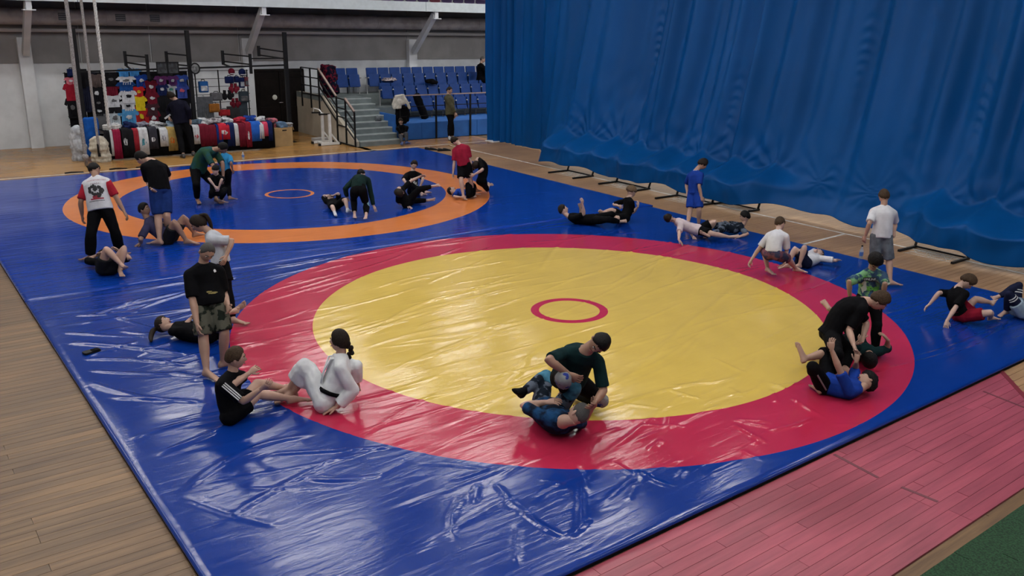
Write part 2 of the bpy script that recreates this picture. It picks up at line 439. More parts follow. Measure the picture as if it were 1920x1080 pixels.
def mat_cover(x0, x1, y0, y1, st, cx, ridges, seed, ramp=0):
    X = np.linspace(x0, x1, int((x1 - x0) / st) + 1); Y = np.linspace(y0, y1, int((y1 - y0) / st) + 1)
    gx_, gy_ = np.meshgrid(X, Y, indexing='ij'); Z = np.zeros_like(gx_)
    r = np.random.default_rng(seed)
    for (ax, ay, bx, by, wd, h) in ridges:
        dx, dy = bx - ax, by - ay; L_ = math.hypot(dx, dy); ux, uy = dx / L_, dy / L_
        s_ = (gx_ - ax) * ux + (gy_ - ay) * uy; t_ = -(gx_ - ax) * uy + (gy_ - ay) * ux
        ph = r.random() * 6.28; cur = r.normal() * .05 * L_
        t_ = t_ + cur * np.sin(np.clip(s_ / L_, 0, 1) * np.pi) + .02 * np.sin(s_ * 3.1 + ph)
        e = np.clip(s_ / (.22 * L_), 0, 1) * np.clip((L_ - s_) / (.22 * L_), 0, 1); e = e * e * (3 - 2 * e)
        sk = np.where(t_ > 0, 1.0, 1.7)
        Z += h * e * np.exp(-(t_ * sk / wd) ** 2)
    # soft unevenness of the pads
    for k in range(14):
        a = r.random() * 6.28; f = r.uniform(.5, 2.2); Z += .0011 * np.sin((gx_ * math.cos(a) + gy_ * math.sin(a)) * f * 2 + r.random() * 6.28)
    ed = np.minimum(np.minimum(gx_ - x0, x1 - gx_), np.minimum(gy_ - y0, y1 - gy_))
    Z = Z * np.clip(ed / .15, .15, 1) - .012 * np.exp(-(ed / .03) ** 2) + ZM
    nx, ny = gx_.shape; V = np.stack([gx_, gy_, Z], -1).reshape(-1, 3).tolist()
    F = [(i * ny + j, (i + 1) * ny + j, (i + 1) * ny + j + 1, i * ny + j + 1) for i in range(nx - 1) for j in range(ny - 1)]
    # skirt down the sides
    loop = [i * ny for i in range(nx)] + [(nx - 1) * ny + j for j in range(1, ny)] + [i * ny + ny - 1 for i in range(nx - 2, -1, -1)] + [j for j in range(ny - 2, 0, -1)]
    n0 = len(V); V += [(V[i][0], V[i][1], .026) for i in loop]; k = len(loop)
    F += [(loop[(q + 1) % k], loop[q], n0 + q, n0 + (q + 1) % k) for q in range(k)]
    mb = MB(); mb.v = [tuple(p) for p in V]; mb.f = F; mb.m = [0] * len(F)
    return mb
rr = random.Random(5)
RID = [(-.57, -2.98, -1.47, .48, .035, .010), (-.84, -3.37, -1.35, .39, .03, .008), (-1.78, .82, -3.19, 2.55, .05, .012), (2.52, -1.54, .45, 3.32, .05, .010),
       (2.64, -.88, 2.66, .9, .03, .010), (3.25, -.98, 3.31, -.1, .025, .009), (-.28, -3.21, -.37, -1.0, .03, .008), (-3.0, -4.0, -3.25, -5.9, .05, .014),
       (-2.62, -5.95, -1.2, -4.75, .06, .018), (-4.3, -5.9, -4.25, -3.0, .04, .012), (-3.8, -5.95, -3.9, -4.0, .035, .011), (.05, -5.36, -1.22, -5.97, .05, .016), (1.08, -5.89, .77, -5.0, .05, .014),
       (3.68, -2.94, 4.3, -3.5, .035, .014), (1.62, -2.32, 1.02, -1.5, .03, .011), (-1.9, -5.9, -.9, -4.9, .04, .014), (-1.5, -5.95, -.7, -4.9, .035, .012), (-.6, -5.9, .2, -5.1, .04, .012),
       (1.9, -5.9, 1.5, -4.4, .05, .014), (2.6, -5.8, 2.0, -4.3, .045, .012), (.6, -5.95, .5, -5.2, .03, .010), (-2.2, -5.0, -3.0, -5.95, .03, .010), (-2.0, -4.7, -3.4, -5.3, .03, .010)]
for k in range(70):      # wrinkles of the cover run across the hall
    a = math.radians(rr.gauss(97, 13)); L_ = rr.uniform(.6, 3.2); x_ = rr.uniform(-4.6, 4.2); y_ = rr.uniform(-6, 4.0)
    RID.append((x_, y_, x_ + L_ * math.cos(a), y_ + L_ * math.sin(a), rr.uniform(.02, .036), rr.uniform(.004, .011)))
for k in range(60):      # fine long creases
    a = math.radians(rr.gauss(99, 7)); L_ = rr.uniform(1.2, 4.0); x_ = rr.uniform(-4.4, 4.0); y_ = rr.uniform(-5, 3.0)
    RID.append((x_, y_, x_ + L_ * math.cos(a), y_ + L_ * math.sin(a), rr.uniform(.018, .026), rr.uniform(.005, .011)))
for k in range(46):      # crumpled red band nearest the front edge
    a = rr.uniform(0, 6.28); L_ = rr.uniform(.25, .8); x_ = rr.uniform(3.0, 4.4); y_ = rr.uniform(-4, 1.5)
    RID.append((x_, y_, x_ + L_ * math.cos(a), y_ + L_ * math.sin(a), rr.uniform(.02, .032), rr.uniform(.006, .014)))
for k in range(26):      # radiating wrinkles of the corner
    y_ = rr.uniform(-5.9, -4.6); x_ = rr.uniform(-4.3, 3.5); a = math.radians(rr.gauss(100 if x_ < -1 else 60, 22)); L_ = rr.uniform(.5, 1.4)
    RID.append((x_, y_, x_ + L_ * math.cos(a), y_ + L_ * math.sin(a), rr.uniform(.02, .05), rr.uniform(.005, .014)))
for k in range(16):
    y_ = rr.uniform(-4, 4); L_ = rr.uniform(.6, 2.0); x_ = rr.uniform(-4.45, -4.05); RID.append((x_, y_, x_ + rr.uniform(-.1, .1), y_ + L_, rr.uniform(.02, .04), rr.uniform(.006, .012)))
def make_mat(name, label, x0, x1, y0, y1, st, cx, rid, seed, m):
    t = thing(name, (cx, 0, 0), label, 'mat')
    o = mat_cover(x0, x1, y0, y1, st, cx, rid, seed).build('vinyl_cover', m, t, smooth=True)
    k = 0
    nx, ny = 5, 6
    dx = (x1 - x0) / nx; dy = (y1 - y0) / ny; pm = mat('foam_pad', (.006, .006, .008), .9, spec=.1)
    for i in range(nx):
        for j in range(ny):
            MB().box((x0 + dx * (i + .5), y0 + dy * (j + .5), .0195), (dx - .004, dy - .004, .038)).build('foam_pad', pm, t)
    return t
make_mat('wrestling_mat', 'blue wrestling mat with red ring around a yellow circle', -4.62, 4.65, -6.06, 6.14, .026, 0, RID, 3, M_near)
RID2 = [(-6.9, -5.3, -6.95, -4.6, .03, .010), (-7.2, -.6, -7.0, .9, .03, .007), (-6.9, -1.6, -6.6, .4, .03, .008), (-7.3, 2.5, -7.0, 5.6, .035, .009), (-6.7, 2.6, -6.4, 4.4, .03, .007), (-5.4, -2.6, -5.2, .4, .04, .009), (-5.0, 2.0, -5.3, 3.9, .03, .008)]
for k in range(40):
    a = math.radians(rr.gauss(93, 14)); L_ = rr.uniform(.6, 2.6); x_ = rr.uniform(-14.5, -5); y_ = rr.uniform(-5.5, 4)
    RID2.append((x_, y_, x_ + L_ * math.cos(a), y_ + L_ * math.sin(a), rr.uniform(.025, .05), rr.uniform(.002, .006)))
make_mat('wrestling_mat', 'blue wrestling mat with an orange ring, beyond the yellow circle', -15.08, -4.63, -6.06, 6.28, .055, -10.035, RID2, 4, M_far)

# ---------------------------------------------------------------- curtain
def sst(a, b, x):
    t = np.clip((x - a) / (b - a), 0, 1); return t * t * (3 - 2 * t)
NX, NZ = 560, 300
cx_ = np.linspace(-15.72, 9.6, NX); cz_ = np.concatenate([np.linspace(0, .58, 262, endpoint=False), np.linspace(.58, 1, 38)])
GX, GV = np.meshgrid(cx_, cz_, indexing='ij')
edge = sst(-13.2, -10.6, GX)
zhem = .02 + .15 * edge + .04 * np.sin(GX * 1.9) * edge + .03 * np.sin(GX * 4.3 + 1) * edge
GZ = zhem + (7.9 - zhem) * GV
h = GZ
lean = .55 * np.exp(-np.clip(h - .75, 0, 9) / 1.05) * sst(0, 1, 1) 
bul = sst(1.15, .62, h)
posts = np.array([-10.4, -9.4, -8.37, -7.4, -6.23, -5.27, -4.15, -3.1, -1.9, -.6, .73, 1.75, 3.0, 4.4, 5.6, 7.0, 8.4])
sag = np.zeros_like(GX)
for a, b in zip(posts[:-1], posts[1:]):
    u = np.clip((GX - a) / (b - a), 0, 1); sag += np.sin(u * np.pi) * (GX >= a) * (GX < b)
span = sst(-11.4, -10.2, GX) * (1 - sst(-3.6, -1.9, GX)) + sst(-.3, 1.3, GX)
front = 1.24 * np.clip(1 - h / 5.4, 0, 1) ** 1.35 + span * .86 * sst(1.12 - .26 * sag, .66 - .12 * sag, h) + .10 * (1 - span) * sst(.5, .1, h)
YB = 9.5 - edge * np.minimum(front, 1.92)
fold = np.zeros_like(GX)
rc = np.random.default_rng(11)
for k in range(34):
    f = rc.uniform(1.6, 14.0); fold += (.062 / (1 + f * .28)) * np.sin(GX * f * (1 + .06 * np.sin(GX * .7)) + rc.random() * 6.28 + .25 * np.sin(h * rc.uniform(.3, .9) + rc.random() * 6)) 
YB += fold * (.45 + .55 * sst(.5, 2.5, h)) * (.6 + .4 * edge) * 1.1
gather = 1 - sst(-15.0, -13.4, GX)
YB += gather * (.10 * np.sin(GX * 21) + .05 * np.sin(GX * 37 + 1))
for sx_, tilt in ((-12.7, -.1), (-10.4, .12), (-7.8, .10), (-4.77, 0), (-1.61, 0), (-.12, .12), (1.0, .05), (2.2, .1), (3.6, .0), (6, .0)):
    sx2 = sx_ + tilt * (2.6 - h) / 1.8
    d_ = GX - sx2
    ww = .10 + .03 * np.sin(h * 2.3 + sx_)
    puck = np.sin((h + .8 * np.abs(d_)) * 22 + 3.2 * np.sin(h * 2.3 + sx_) + d_ * 5) * np.exp(-(d_ / ww) ** 2)
    YB += .013 * (.6 + .4 * np.sin(h * 1.7 + sx_ * 3)) * puck * sst(.25, .9, h) - .02 * np.exp(-(d_ / .05) ** 2) * sst(.6, 1.3, h)
for i, px_ in enumerate(posts):   # folds fanning up from the frames that hold the hem out
    R_ = np.hypot(GX - px_, (h - .78)); A_ = np.arctan2(h - .78, GX - px_)
    k = (9, 13, 11, 7)[i % 4]
    YB += edge * (.25 + .75 * span) * np.clip(np.sin(A_) + .15, 0, 1) * (.020 + .016 * ((i * 7) % 5) / 4) * np.sin(A_ * (k + 4) + i + 1.3 * np.sin(R_ * 3 + i)) * np.exp(-R_ / 1.1) * np.clip(R_ / .12, 0, 1) * sst(-.1, .5, h - .70)
    YB += edge * .012 * np.sin(A_ * (k + 1) - i) * np.exp(-R_ / .5) * np.clip(R_ / .1, 0, 1) * (1 - sst(-.1, .4, h - .72))
YB += edge * .02 * np.sin(GX * 3.3 + 2 * np.sin(GX * .9) - h * 6) * np.exp(-((h - .45) / .3) ** 2)
V = np.stack([GX, YB, GZ], -1).reshape(-1, 3)
F = [(i * NZ + j, (i + 1) * NZ + j, (i + 1) * NZ + j + 1, i * NZ + j + 1) for i in range(NX - 1) for j in range(NZ - 1)]
mb = MB(); mb.v = [tuple(p) for p in V]; mb.f = F; mb.m = [0] * len(F)
cur = thing('curtain', (-3, 9.5, 0), 'tall blue dividing curtain hanging beside the mats', 'curtain')
M_cur = mat('curtain_blue', (.0005, .057, .215), .45, var=.10, vscale=.8, spec=.11, bump=.22, bscale=9, stretch=(1, 1, .35))
o = mb.build('curtain_cloth', M_cur, cur, smooth=True)
sm = o.modifiers.new('thickness', 'SOLIDIFY'); sm.thickness = .004
MB().bar((-15.9, 9.5, 7.92), (9.8, 9.5, 7.92), .05).build('curtain_rail', M_grey, cur)
MB().box((-15.4, 9.38, .012), (.5, .3, .02)).build('weight_plate', M_white, cur)

# ---------------------------------------------------------------- low net stands under the curtain
def net_stand(xa, xb, yb, yf, lab, net=True):
    t = thing('net_stand', ((xa + xb) / 2, yb, 0), lab, 'net stand', 'folding net stands under the curtain')
    for x in (xa, xb):
        MB().bar((x, yf, .022), (x, yb + .05, .022), .045, .04).build('foot_bar', M_blackmetal, t)
        MB().bar((x, yb, .02), (x, yb + .12, .34), .035).build('post', M_blackmetal, t)
    MB().bar((xa, yb + .12, .34), (xb, yb + .12, .34), .035).build('crossbar', M_blackmetal, t)
    MB().bar((xa, yb, .03), (xb, yb, .03), .03).build('bottom_bar', M_blackmetal, t)
    if net:
        n = MB(); s = .09; mnet = mat('net_cord', (.5, .5, .48), .8)
        for k in range(int((xb - xa) / s) + 1): n.box((xa + k * s, yb - .22 + .05 * math.sin(k * 2.3), .006), (.006, .44 + .16 * math.sin(k), .005), rz=.7 * math.sin(k * 1.7))
        for k in range(6): n.box(((xa + xb) / 2, yb - .06 - k * s, .006), ((xb - xa) * (.7 + .25 * math.sin(k * 3)), .006, .005), rz=.09 * math.sin(k * 2.7))
        n.build('net', mnet, t)['kind'] = 'stuff'
    return t
net_stand(-9.4, -8.37, 7.72, 7.05, 'black net stand, farthest along the curtain hem', True)
net_stand(-7.4, -6.23, 7.72, 7.1, 'black net stand under the curtain, second from the far end')
net_stand(-5.27, -4.15, 7.72, 7.0, 'black net stand under the curtain behind the boy in blue kit')
net_stand(-4.1, -3.1, 8.05, 7.75, 'black net stand lying low under the curtain by the white line', False)
net_stand(.73, 1.75, 7.92, 7.35, 'black net stand with loose net beside the boy in white t-shirt')
# ---------------------------------------------------------------- stairs and side wall
st = thing('staircase', (-17.6, 5.6, 0), 'grey concrete staircase up to the bleachers', 'stairs')
for k in range(8):
    x0 = -16.37 - .29 * k; yb = 6.42 - (.02 if k < 2 else .02)
    s_ = MB().box(((x0 - 18.9) / 2 if k < 7 else (x0 - 20.9) / 2, (4.935 + yb) / 2, .165 * k + .083), (abs(x0 + 18.9) if k < 7 else abs(x0 + 20.9), yb - 4.935, .164)).build('step', M_concrete, st)
    MB().box((x0 - .02, (4.935 + yb) / 2, .165 * (k + 1) - .012), (.05, yb - 4.935 + .004, .03)).build('nosing', M_nosing, s_)
m = MB()
m.prism([(-16.42, 0), (-16.42, .16), (-18.75, 1.42), (-20.9, 1.42), (-20.9, 0)], .14, Matrix(((1, 0, 0), (0, 0, 1), (0, 1, 0))), (0, 4.85, 0))
struct(m.build('wall_stair', M_beige), 'beige side wall of the staircase')
MB().box((-19.8, 4.775, 1.33), (2.1, .012, .18)).build('grey_band', M_concrete, bpy.data.objects['wall_stair'])
rl = thing('stair_railing', (-17.9, 4.8, 0), 'black iron railing with wooden handrail beside the grey stairs', 'railing')
yr = 4.76
def rb(a, b, w=.035, nm='rail'):
    MB().bar((a[0], yr, a[1]), (b[0], yr, b[1]), w).build(nm, M_blackmetal, rl)
for x, z0, z1 in ((-20.35, .95, 2.27), (-19.6, .95, 2.27), (-18.93, .75, 2.27), (-17.62, 0, 1.47), (-16.98, 0, 1.45), (-16.36, 0, 1.10)):
    MB().bar((x, yr, z0), (x, yr, z1), .045).build('post', M_blackmetal, rl)
for dz in (0, -.3, -.58, -.86):
    rb((-20.35, 2.27 + dz), (-18.93, 2.27 + dz)); rb((-18.93, 2.25 + dz * .9), (-17.62, 1.45 + dz * .9)); 
    rb((-17.62, 1.45 + dz), (-16.98, 1.43 + dz)); rb((-16.98, 1.43 + dz), (-16.36, 1.08 + dz))
rb((-17.62, .03), (-16.36, .03))
for a, b in (((-18.93, 2.31), (-17.62, 1.5)), ((-16.98, 1.48), (-16.36, 1.13))):
    MB().bar((a[0], yr, a[1]), (b[0], yr, b[1]), .06, .035).build('handrail', M_handrail, rl)

# ---------------------------------------------------------------- bleachers
struct(MB().box((-17.95, 10.4, .28), (1.8, 7.96, .56)).build('bleacher_base', M_baseblue), 'blue boarded front of the bleachers')
bb = bpy.data.objects['bleacher_base']
for k in range(7):
    MB().box((-17.045, 7.0 + k * 1.13, .28), (.02, 1.115, .53)).build('panel', M_baseblue, bb)
struct(MB().box((-19.45, 10.4, .465), (1.2, 7.96, .93)).build('bleacher_tier', M_concrete), 'middle tier of the bleachers')
struct(MB().box((-20.47, 9.6, .65), (.86, 9.6, 1.30)).build('bleacher_tier', M_concrete), 'top tier of the bleachers')
struct(MB().box((-17.9, 6.43, .45), (2.2, .05, .9)).build('bleacher_side', M_baseblue), 'blue side of the bleachers beside the stairs')
hr = thing('bleacher_railing', (-17.0, 9.5, 0), 'black railing with a wooden handrail in front of the bleachers', 'railing')
for y in (6.72, 8.12, 9.52, 10.9, 12.3):
    MB().bar((-17.0, y, 0), (-17.0, y, 1.46), .05).build('post', M_blackmetal, hr)
for z in (1.12, .8):
    MB().bar((-17.0, 6.72, z), (-17.0, 13, z), .025).build('rail', M_blackmetal, hr)
MB().bar((-17.0, 6.62, 1.49), (-17.0, 13, 1.49), .06, .035).build('handrail', M_handrail, hr)
def make_seat(loc, label, group, hb=.85):
    x, y, z = loc
    t = thing('tip_up_chair', loc, label, 'chair', group)
    M = Matrix.Rotation(math.radians(-9), 3, 'Y')
    m = MB(); q = Matrix.Rotation(math.radians(90), 3, 'Y')
    m.rbox((x - .06, y, z + .20 + (hb - .2) / 2 + .08), (hb - .24, .42, .06), .025, M=M @ q)
    m.build('backrest', M_seatblue, t)
    m = MB(); m.rbox((x + .09, y, z + .47), (.44, .41, .07), .025, M=Matrix.Rotation(math.radians(-14), 3, 'Y') @ q); m.build('seat_pan', M_seatblue, t)
    for s in (-1, 1):
        m = MB(); m.bar((x, y + s * .235, z), (x, y + s * .235, z + .55), .03); m.bar((x - .1, y + s * .235, z + .55), (x + .16, y + s * .235, z + .57), .03)
        m.build('bracket', M_grey, t)
        m = MB(); m.ell((x + .13, y + s * .235, z + .575), (.03, .02, .022)); m.build('hinge_cap', M_white, t)
    return t
A = make_seat((-20.3, 6.21, 1.30), 'blue tip-up chair in the top row of the bleachers', 'top row bleacher chairs')
for y in (6.68, 7.46, 7.93, 8.4, 8.87, 9.34, 9.82, 10.3, 10.78, 11.26, 11.75, 12.25, 12.75): copy_tree(A, (-20.3, y, 1.30))
B = make_seat((-19.4, 7.49, .93), 'blue tip-up chair in the middle row of the bleachers', 'middle row bleacher chairs', .74)
for k in range(1, 12): copy_tree(B, (-19.4, 7.49 + .475 * k, .93))
Cc = make_seat((-18.4, 7.6, .56), 'blue tip-up chair in the lowest row of the bleachers behind the railing', 'lowest row bleacher chairs', .72)
for k in range(1, 12): copy_tree(Cc, (-18.4, 7.6 + .475 * k, .56))
r = thing('radiator', (-20.9, 7.02, 1.5), 'white ribbed radiator in the gap of the top seat row', 'radiator')
for k in range(7): MB().rbox((-20.9, 6.86 + k * .055, 1.72), (.1, .04, .84), .015).build('rib', M_white, r)
# things left about the bleachers
def lump(name, c, r, m, label, cat, seed=0, n=5, parts=(), group=None):
    rg = random.Random(seed); mb = MB()
    for k in range(n):
        a = 6.28 * k / n; d = .45 if n > 1 else 0
        mb.ell((c[0] + r[0] * d * math.cos(a), c[1] + r[1] * d * math.sin(a), c[2] + r[2] * rg.uniform(-.25, .25)), (r[0] * rg.uniform(.55, .75), r[1] * rg.uniform(.55, .75), r[2] * rg.uniform(.6, .85)), nu=12, nv=8)
    o = remesh_now(mb, .025, name, m, amp=.012)
    return tag(o, label, cat, group)
PENDING = []
def remesh_now(mb, vox, name, m, amp=.0, freq=9, smooth=3, parent=None, loc=None):
    o = mb.build(name, m, parent, loc)
    md = o.modifiers.new('r', 'REMESH'); md.mode = 'VOXEL'; md.voxel_size = vox
    if smooth:
        s_ = o.modifiers.new('s', 'SMOOTH'); s_.factor = .5; s_.iterations = smooth
    PENDING.append((o, amp, freq, None)); return o
def flush():
    dg = bpy.context.evaluated_depsgraph_get(); dg.update()
    for o, amp, freq, extra in PENDING:
        me = bpy.data.meshes.new_from_object(o.evaluated_get(dg))
        o.modifiers.clear(); old = o.data; me.name = old.name
        n = len(me.vertices)
        if amp:
            vc = np.empty(n * 3, 'f'); me.vertices.foreach_get('co', vc); vc = vc.reshape(-1, 3)
            nn = np.empty(n * 3, 'f'); me.vertices.foreach_get('normal', nn); nn = nn.reshape(-1, 3)
            sd = (sum(map(ord, o.name)) % 97) * 1.3
            d_ = np.array([noise.noise(Vector((p[0] * freq + sd, p[1] * freq, p[2] * freq * .55))) + .5 * noise.noise(Vector((p[0] * freq * 2.3, p[1] * freq * 2.3 + sd, p[2] * freq))) for p in vc])
            vc = vc + nn * (d_ * amp)[:, None]; me.vertices.foreach_set('co', vc.ravel())
        if extra:
            ev, ef = extra
            nv = [tuple(v.co) for v in me.vertices]; nf = [tuple(p.vertices) for p in me.polygons]
            k = len(nv); m2 = bpy.data.meshes.new(me.name)
            m2.from_pydata(nv + list(ev), [], nf + [tuple(i + k for i in f) for f in ef])
            for mm in old.materials: m2.materials.append(mm)
            bpy.data.meshes.remove(me); me = m2
        me.polygons.foreach_set('use_smooth', [True] * len(me.polygons)); me.update()
        o.data = me; nm = old.name; bpy.data.meshes.remove(old)
    PENDING.clear()
def heap(name, c, d, m, label, cat, seed, n=5, vox=.022, amp=.03, group=None):
    mb = MB(); rg_ = random.Random(seed)
    for k in range(n):
        f = (k + .5) / n
        M = Matrix.Rotation(rg_.uniform(-.5, .5), 3, 'Z') @ Matrix.Rotation(rg_.uniform(-.3, .3), 3, 'X') @ Matrix.Rotation(rg_.uniform(-.25, .25), 3, 'Y')
        mb.rbox((c[0] + rg_.uniform(-.12, .12) * d[0], c[1] + rg_.uniform(-.15, .15) * d[1], c[2] + d[2] * f), (d[0] * rg_.uniform(.55, .95), d[1] * rg_.uniform(.6, .95), d[2] / n * 1.5), min(d[0], d[1]) * .22, M=M)
    return tag(remesh_now(mb, vox, name, m, amp, 7), label, cat, group)
bgp = cloth('black', (.003, .003, .004), .2); 
heap('coat_heap', (-19.25, 5.3, 1.34), (.62, .55, 1.0), cloth('maroon_navy', (.11, .008, .02), col2=(.006, .006, .016), lo=.49, hi=.54), 'maroon and black coats heaped over the top of the stair railing', 'coats', 3, 7, .03, .05)
jk = MB(); jk.rbox((-17.0, 6.74, 1.36), (.15, .36, .34), .06, M=Matrix.Rotation(.12, 3, 'X')); jk.rbox((-16.95, 6.66, 1.22), (.12, .2, .3), .05); jk.tube([(-16.96, 6.86, 1.44), (-16.93, 6.98, 1.25), (-16.92, 7.05, 1.06)], [.06, .06, .05], 8); jk.tube([(-17.06, 6.6, 1.42), (-17.06, 6.53, 1.2), (-17.05, 6.56, 1.05)], [.06, .06, .05], 8)
tag(remesh_now(jk, .022, 'jacket', cloth('cream', (.50, .48, .42), .2), .014, 8), 'cream white jacket hung on the end of the bleacher railing', 'jacket')
jk = MB(); jk.rbox((-17.08, 6.8, .86), (.14, .40, .62), .06); jk.rbox((-17.06, 6.72, .62), (.12, .26, .4), .05, M=Matrix.Rotation(.15, 3, 'X')); jk.tube([(-17.0, 7.0, 1.1), (-16.98, 7.04, .85), (-17.0, 7.0, .62)], [.06, .055, .05], 8)
tag(remesh_now(jk, .022, 'jacket', cloth('black', (0, 0, 0)), .025, 8), 'black jacket hanging below the cream white jacket at the railing', 'jacket')
b_ = MB(); b_.rbox((-18.0, 8.1, 1.0), (.22, .26, .95), .08, M=Matrix.Rotation(math.radians(24), 3, 'X')); o = remesh_now(b_, .03, 'sports_bag', cloth('black', (0, 0, 0)), .02); tag(o, 'long black sports bag leaning on the lowest seats', 'bag')
lump('backpack', (-19.25, 9.3, 1.75), (.16, .24, .13), cloth('black', (0, 0, 0)), 'black bag lying on the middle row of bleacher seats', 'bag', 9, 4)
m = MB(); m.rbox((-20.1, 8.0, 1.78), (.34, .52, .05), .04); m.rbox((-20.1, 8.02, 1.83), (.3, .42, .05), .04)
tag(m.build('folded_clothes', mat('cloth_striped', (.5, .42, .42), .8, col2=(.06, .05, .08), vscale=14, lo=.45, hi=.5)), 'folded striped clothing on a top row seat', 'clothes')
lump('helmet_bag', (-17.35, 6.1, .74), (.11, .12, .12), mat('dark_net_bag', (.06, .07, .08), .6, var=.4, vscale=30), 'dark round bag on the grey stairs', 'bag', 12, 4)

# ---------------------------------------------------------------- white dip stand by the stair wall
dp = thing('dip_stand', (-17.6, 4.28, 0), 'white steel dip stand in front of the beige stair wall', 'gym stand')
M_wsteel = mat('white_steel', (.62, .62, .6), .45, var=.08)
for x in (-17.75, -17.2):
    MB().bar((x, 3.95, .05), (x, 4.6, .05), .09, .07).build('base_beam', M_wsteel, dp)
    MB().bar((x, 4.3, .05), (x, 4.3, .98), .075).build('upright', M_wsteel, dp)
    m = MB(); m.bar((x, 4.55, .08), (x, 4.33, .36), .05); m.build('brace', M_wsteel, dp)
    for y in (3.93, 4.62): MB().box((x, y, .04), (.11, .05, .08)).build('foot_cap', M_blackmetal, dp)
    MB().bar((x - .03, 4.3, .98), (x - .58, 4.22, .93), .05).build('handle', M_blackmetal, dp)
MB().bar((-17.75, 4.1, .05), (-17.2, 4.1, .05), .06).build('cross_beam', M_wsteel, dp)
m = MB(); m.tube([(-18.3, 4.25, .95), (-18.25, 4.25, 1.08), (-17.9, 4.28, 1.06), (-17.75, 4.3, .96)], .02, 8); m.build('top_bar', M_wsteel, dp)
MB().rbox((-18.35, 4.45, .05), (.3, .5, .1), .05).build('weight_block', M_grey, dp)

# ---------------------------------------------------------------- pull-up rig over the stall
rg = thing('pull_up_rig', (-18.5, .5, 0), 'tall black pull-up rig standing over the clothes stall', 'pull-up rig')
def rig(a, b, wd=.06, nm='bar'): MB().bar(a, b, wd).build(nm, M_blackmetal, rg)
for y, z in ((-2.5, 3.5), (.52, 3.48), (3.5, 3.46)):
    rig((-18.5, y, 0), (-18.5, y, z), .11, 'upright'); MB().box((-18.5, y, .01), (.3, .3, .02)).build('foot_plate', M_blackmetal, rg)
rig((-18.5, -2.5, 2.34), (-18.5, 3.5, 2.45), .05)
for y, z0, z1, x in ((-1.1, 2.45, 2.87, -19.1), (-.66, 2.1, 2.8, -18.5), (.05, 2.36, 2.86, -19.1), (1.72, 2.45, 2.88, -19.1), (2.36, 2.2, 2.8, -18.5), (2.87, 2.7, 3.02, -19.1)):
    rig((x, y, z0), (x, y, z1), .075, 'short_upright')
for a, b in (((-19.1, -1.1, 2.76), (-18.5, -.66, 2.72)), ((-19.1, -1.1, 2.55), (-18.5, -.66, 2.48)), ((-19.1, .05, 2.8), (-18.5, .52, 2.76)), ((-19.1, .05, 2.5), (-18.5, .52, 2.46)),
             ((-19.1, 1.72, 2.78), (-18.5, 2.36, 2.72)), ((-19.1, 1.72, 2.55), (-18.5, 2.36, 2.48)), ((-19.1, 2.87, 2.95), (-18.5, 3.5, 2.85)), ((-19.1, 2.87, 2.74), (-18.5, 3.5, 2.64)),
             ((-18.5, 2.36, 2.66), (-18.5, 3.5, 2.66)), ((-19.1, -1.1, 2.46), (-18.5, -1.1, 2.36)), ((-19.1, 1.72, 2.47), (-18.5, 1.72, 2.42))):
    rig(a, b, .04, 'rung')
# rack pipes behind the clothes carry the hangers
rk = thing('hanging_rack', (-18.95, -.2, 0), 'black wire rack wall carrying the stall clothes', 'rack')
for y in (-2.75, -1.85, -1.0, -.1, .8, 1.5, 2.4): MB().bar((-19.0, y, 0), (-19.0, y, 2.3), .03).build('upright', M_blackmetal, rk)
for z in np.arange(.6, 2.35, .24): MB().bar((-19.0, -2.8, z), (-19.0, 2.45, z), .015).build('crossbar', M_blackmetal, rk)
YZ = Matrix(((0, 0, 1), (1, 0, 0), (0, 1, 0)))     # outline (u, v) -> (y, z), thickness along x
SHIRT = [(-.5, .18), (-.36, .47), (-.16, .5), (-.07, .43), (.07, .43), (.16, .5), (.36, .47), (.5, .18), (.36, .1), (.31, .22), (.32, -.5), (-.32, -.5), (-.31, .22), (-.36, .1)]
SHORT = [(-.5, .5), (.5, .5), (.52, -.5), (.06, -.5), (0, .05), (-.06, -.5), (-.52, -.5)]
def patch(c_, ry, rz, seed, n=11, t=.01):
    rg_ = random.Random(seed); r_ = [rg_.uniform(.6, 1.15) for _ in range(n)]
    return MB().prism([(ry * r_[i] * math.cos(6.2832 * i / n), rz * r_[i] * math.sin(6.2832 * i / n)) for i in range(n)], t, YZ, c_)
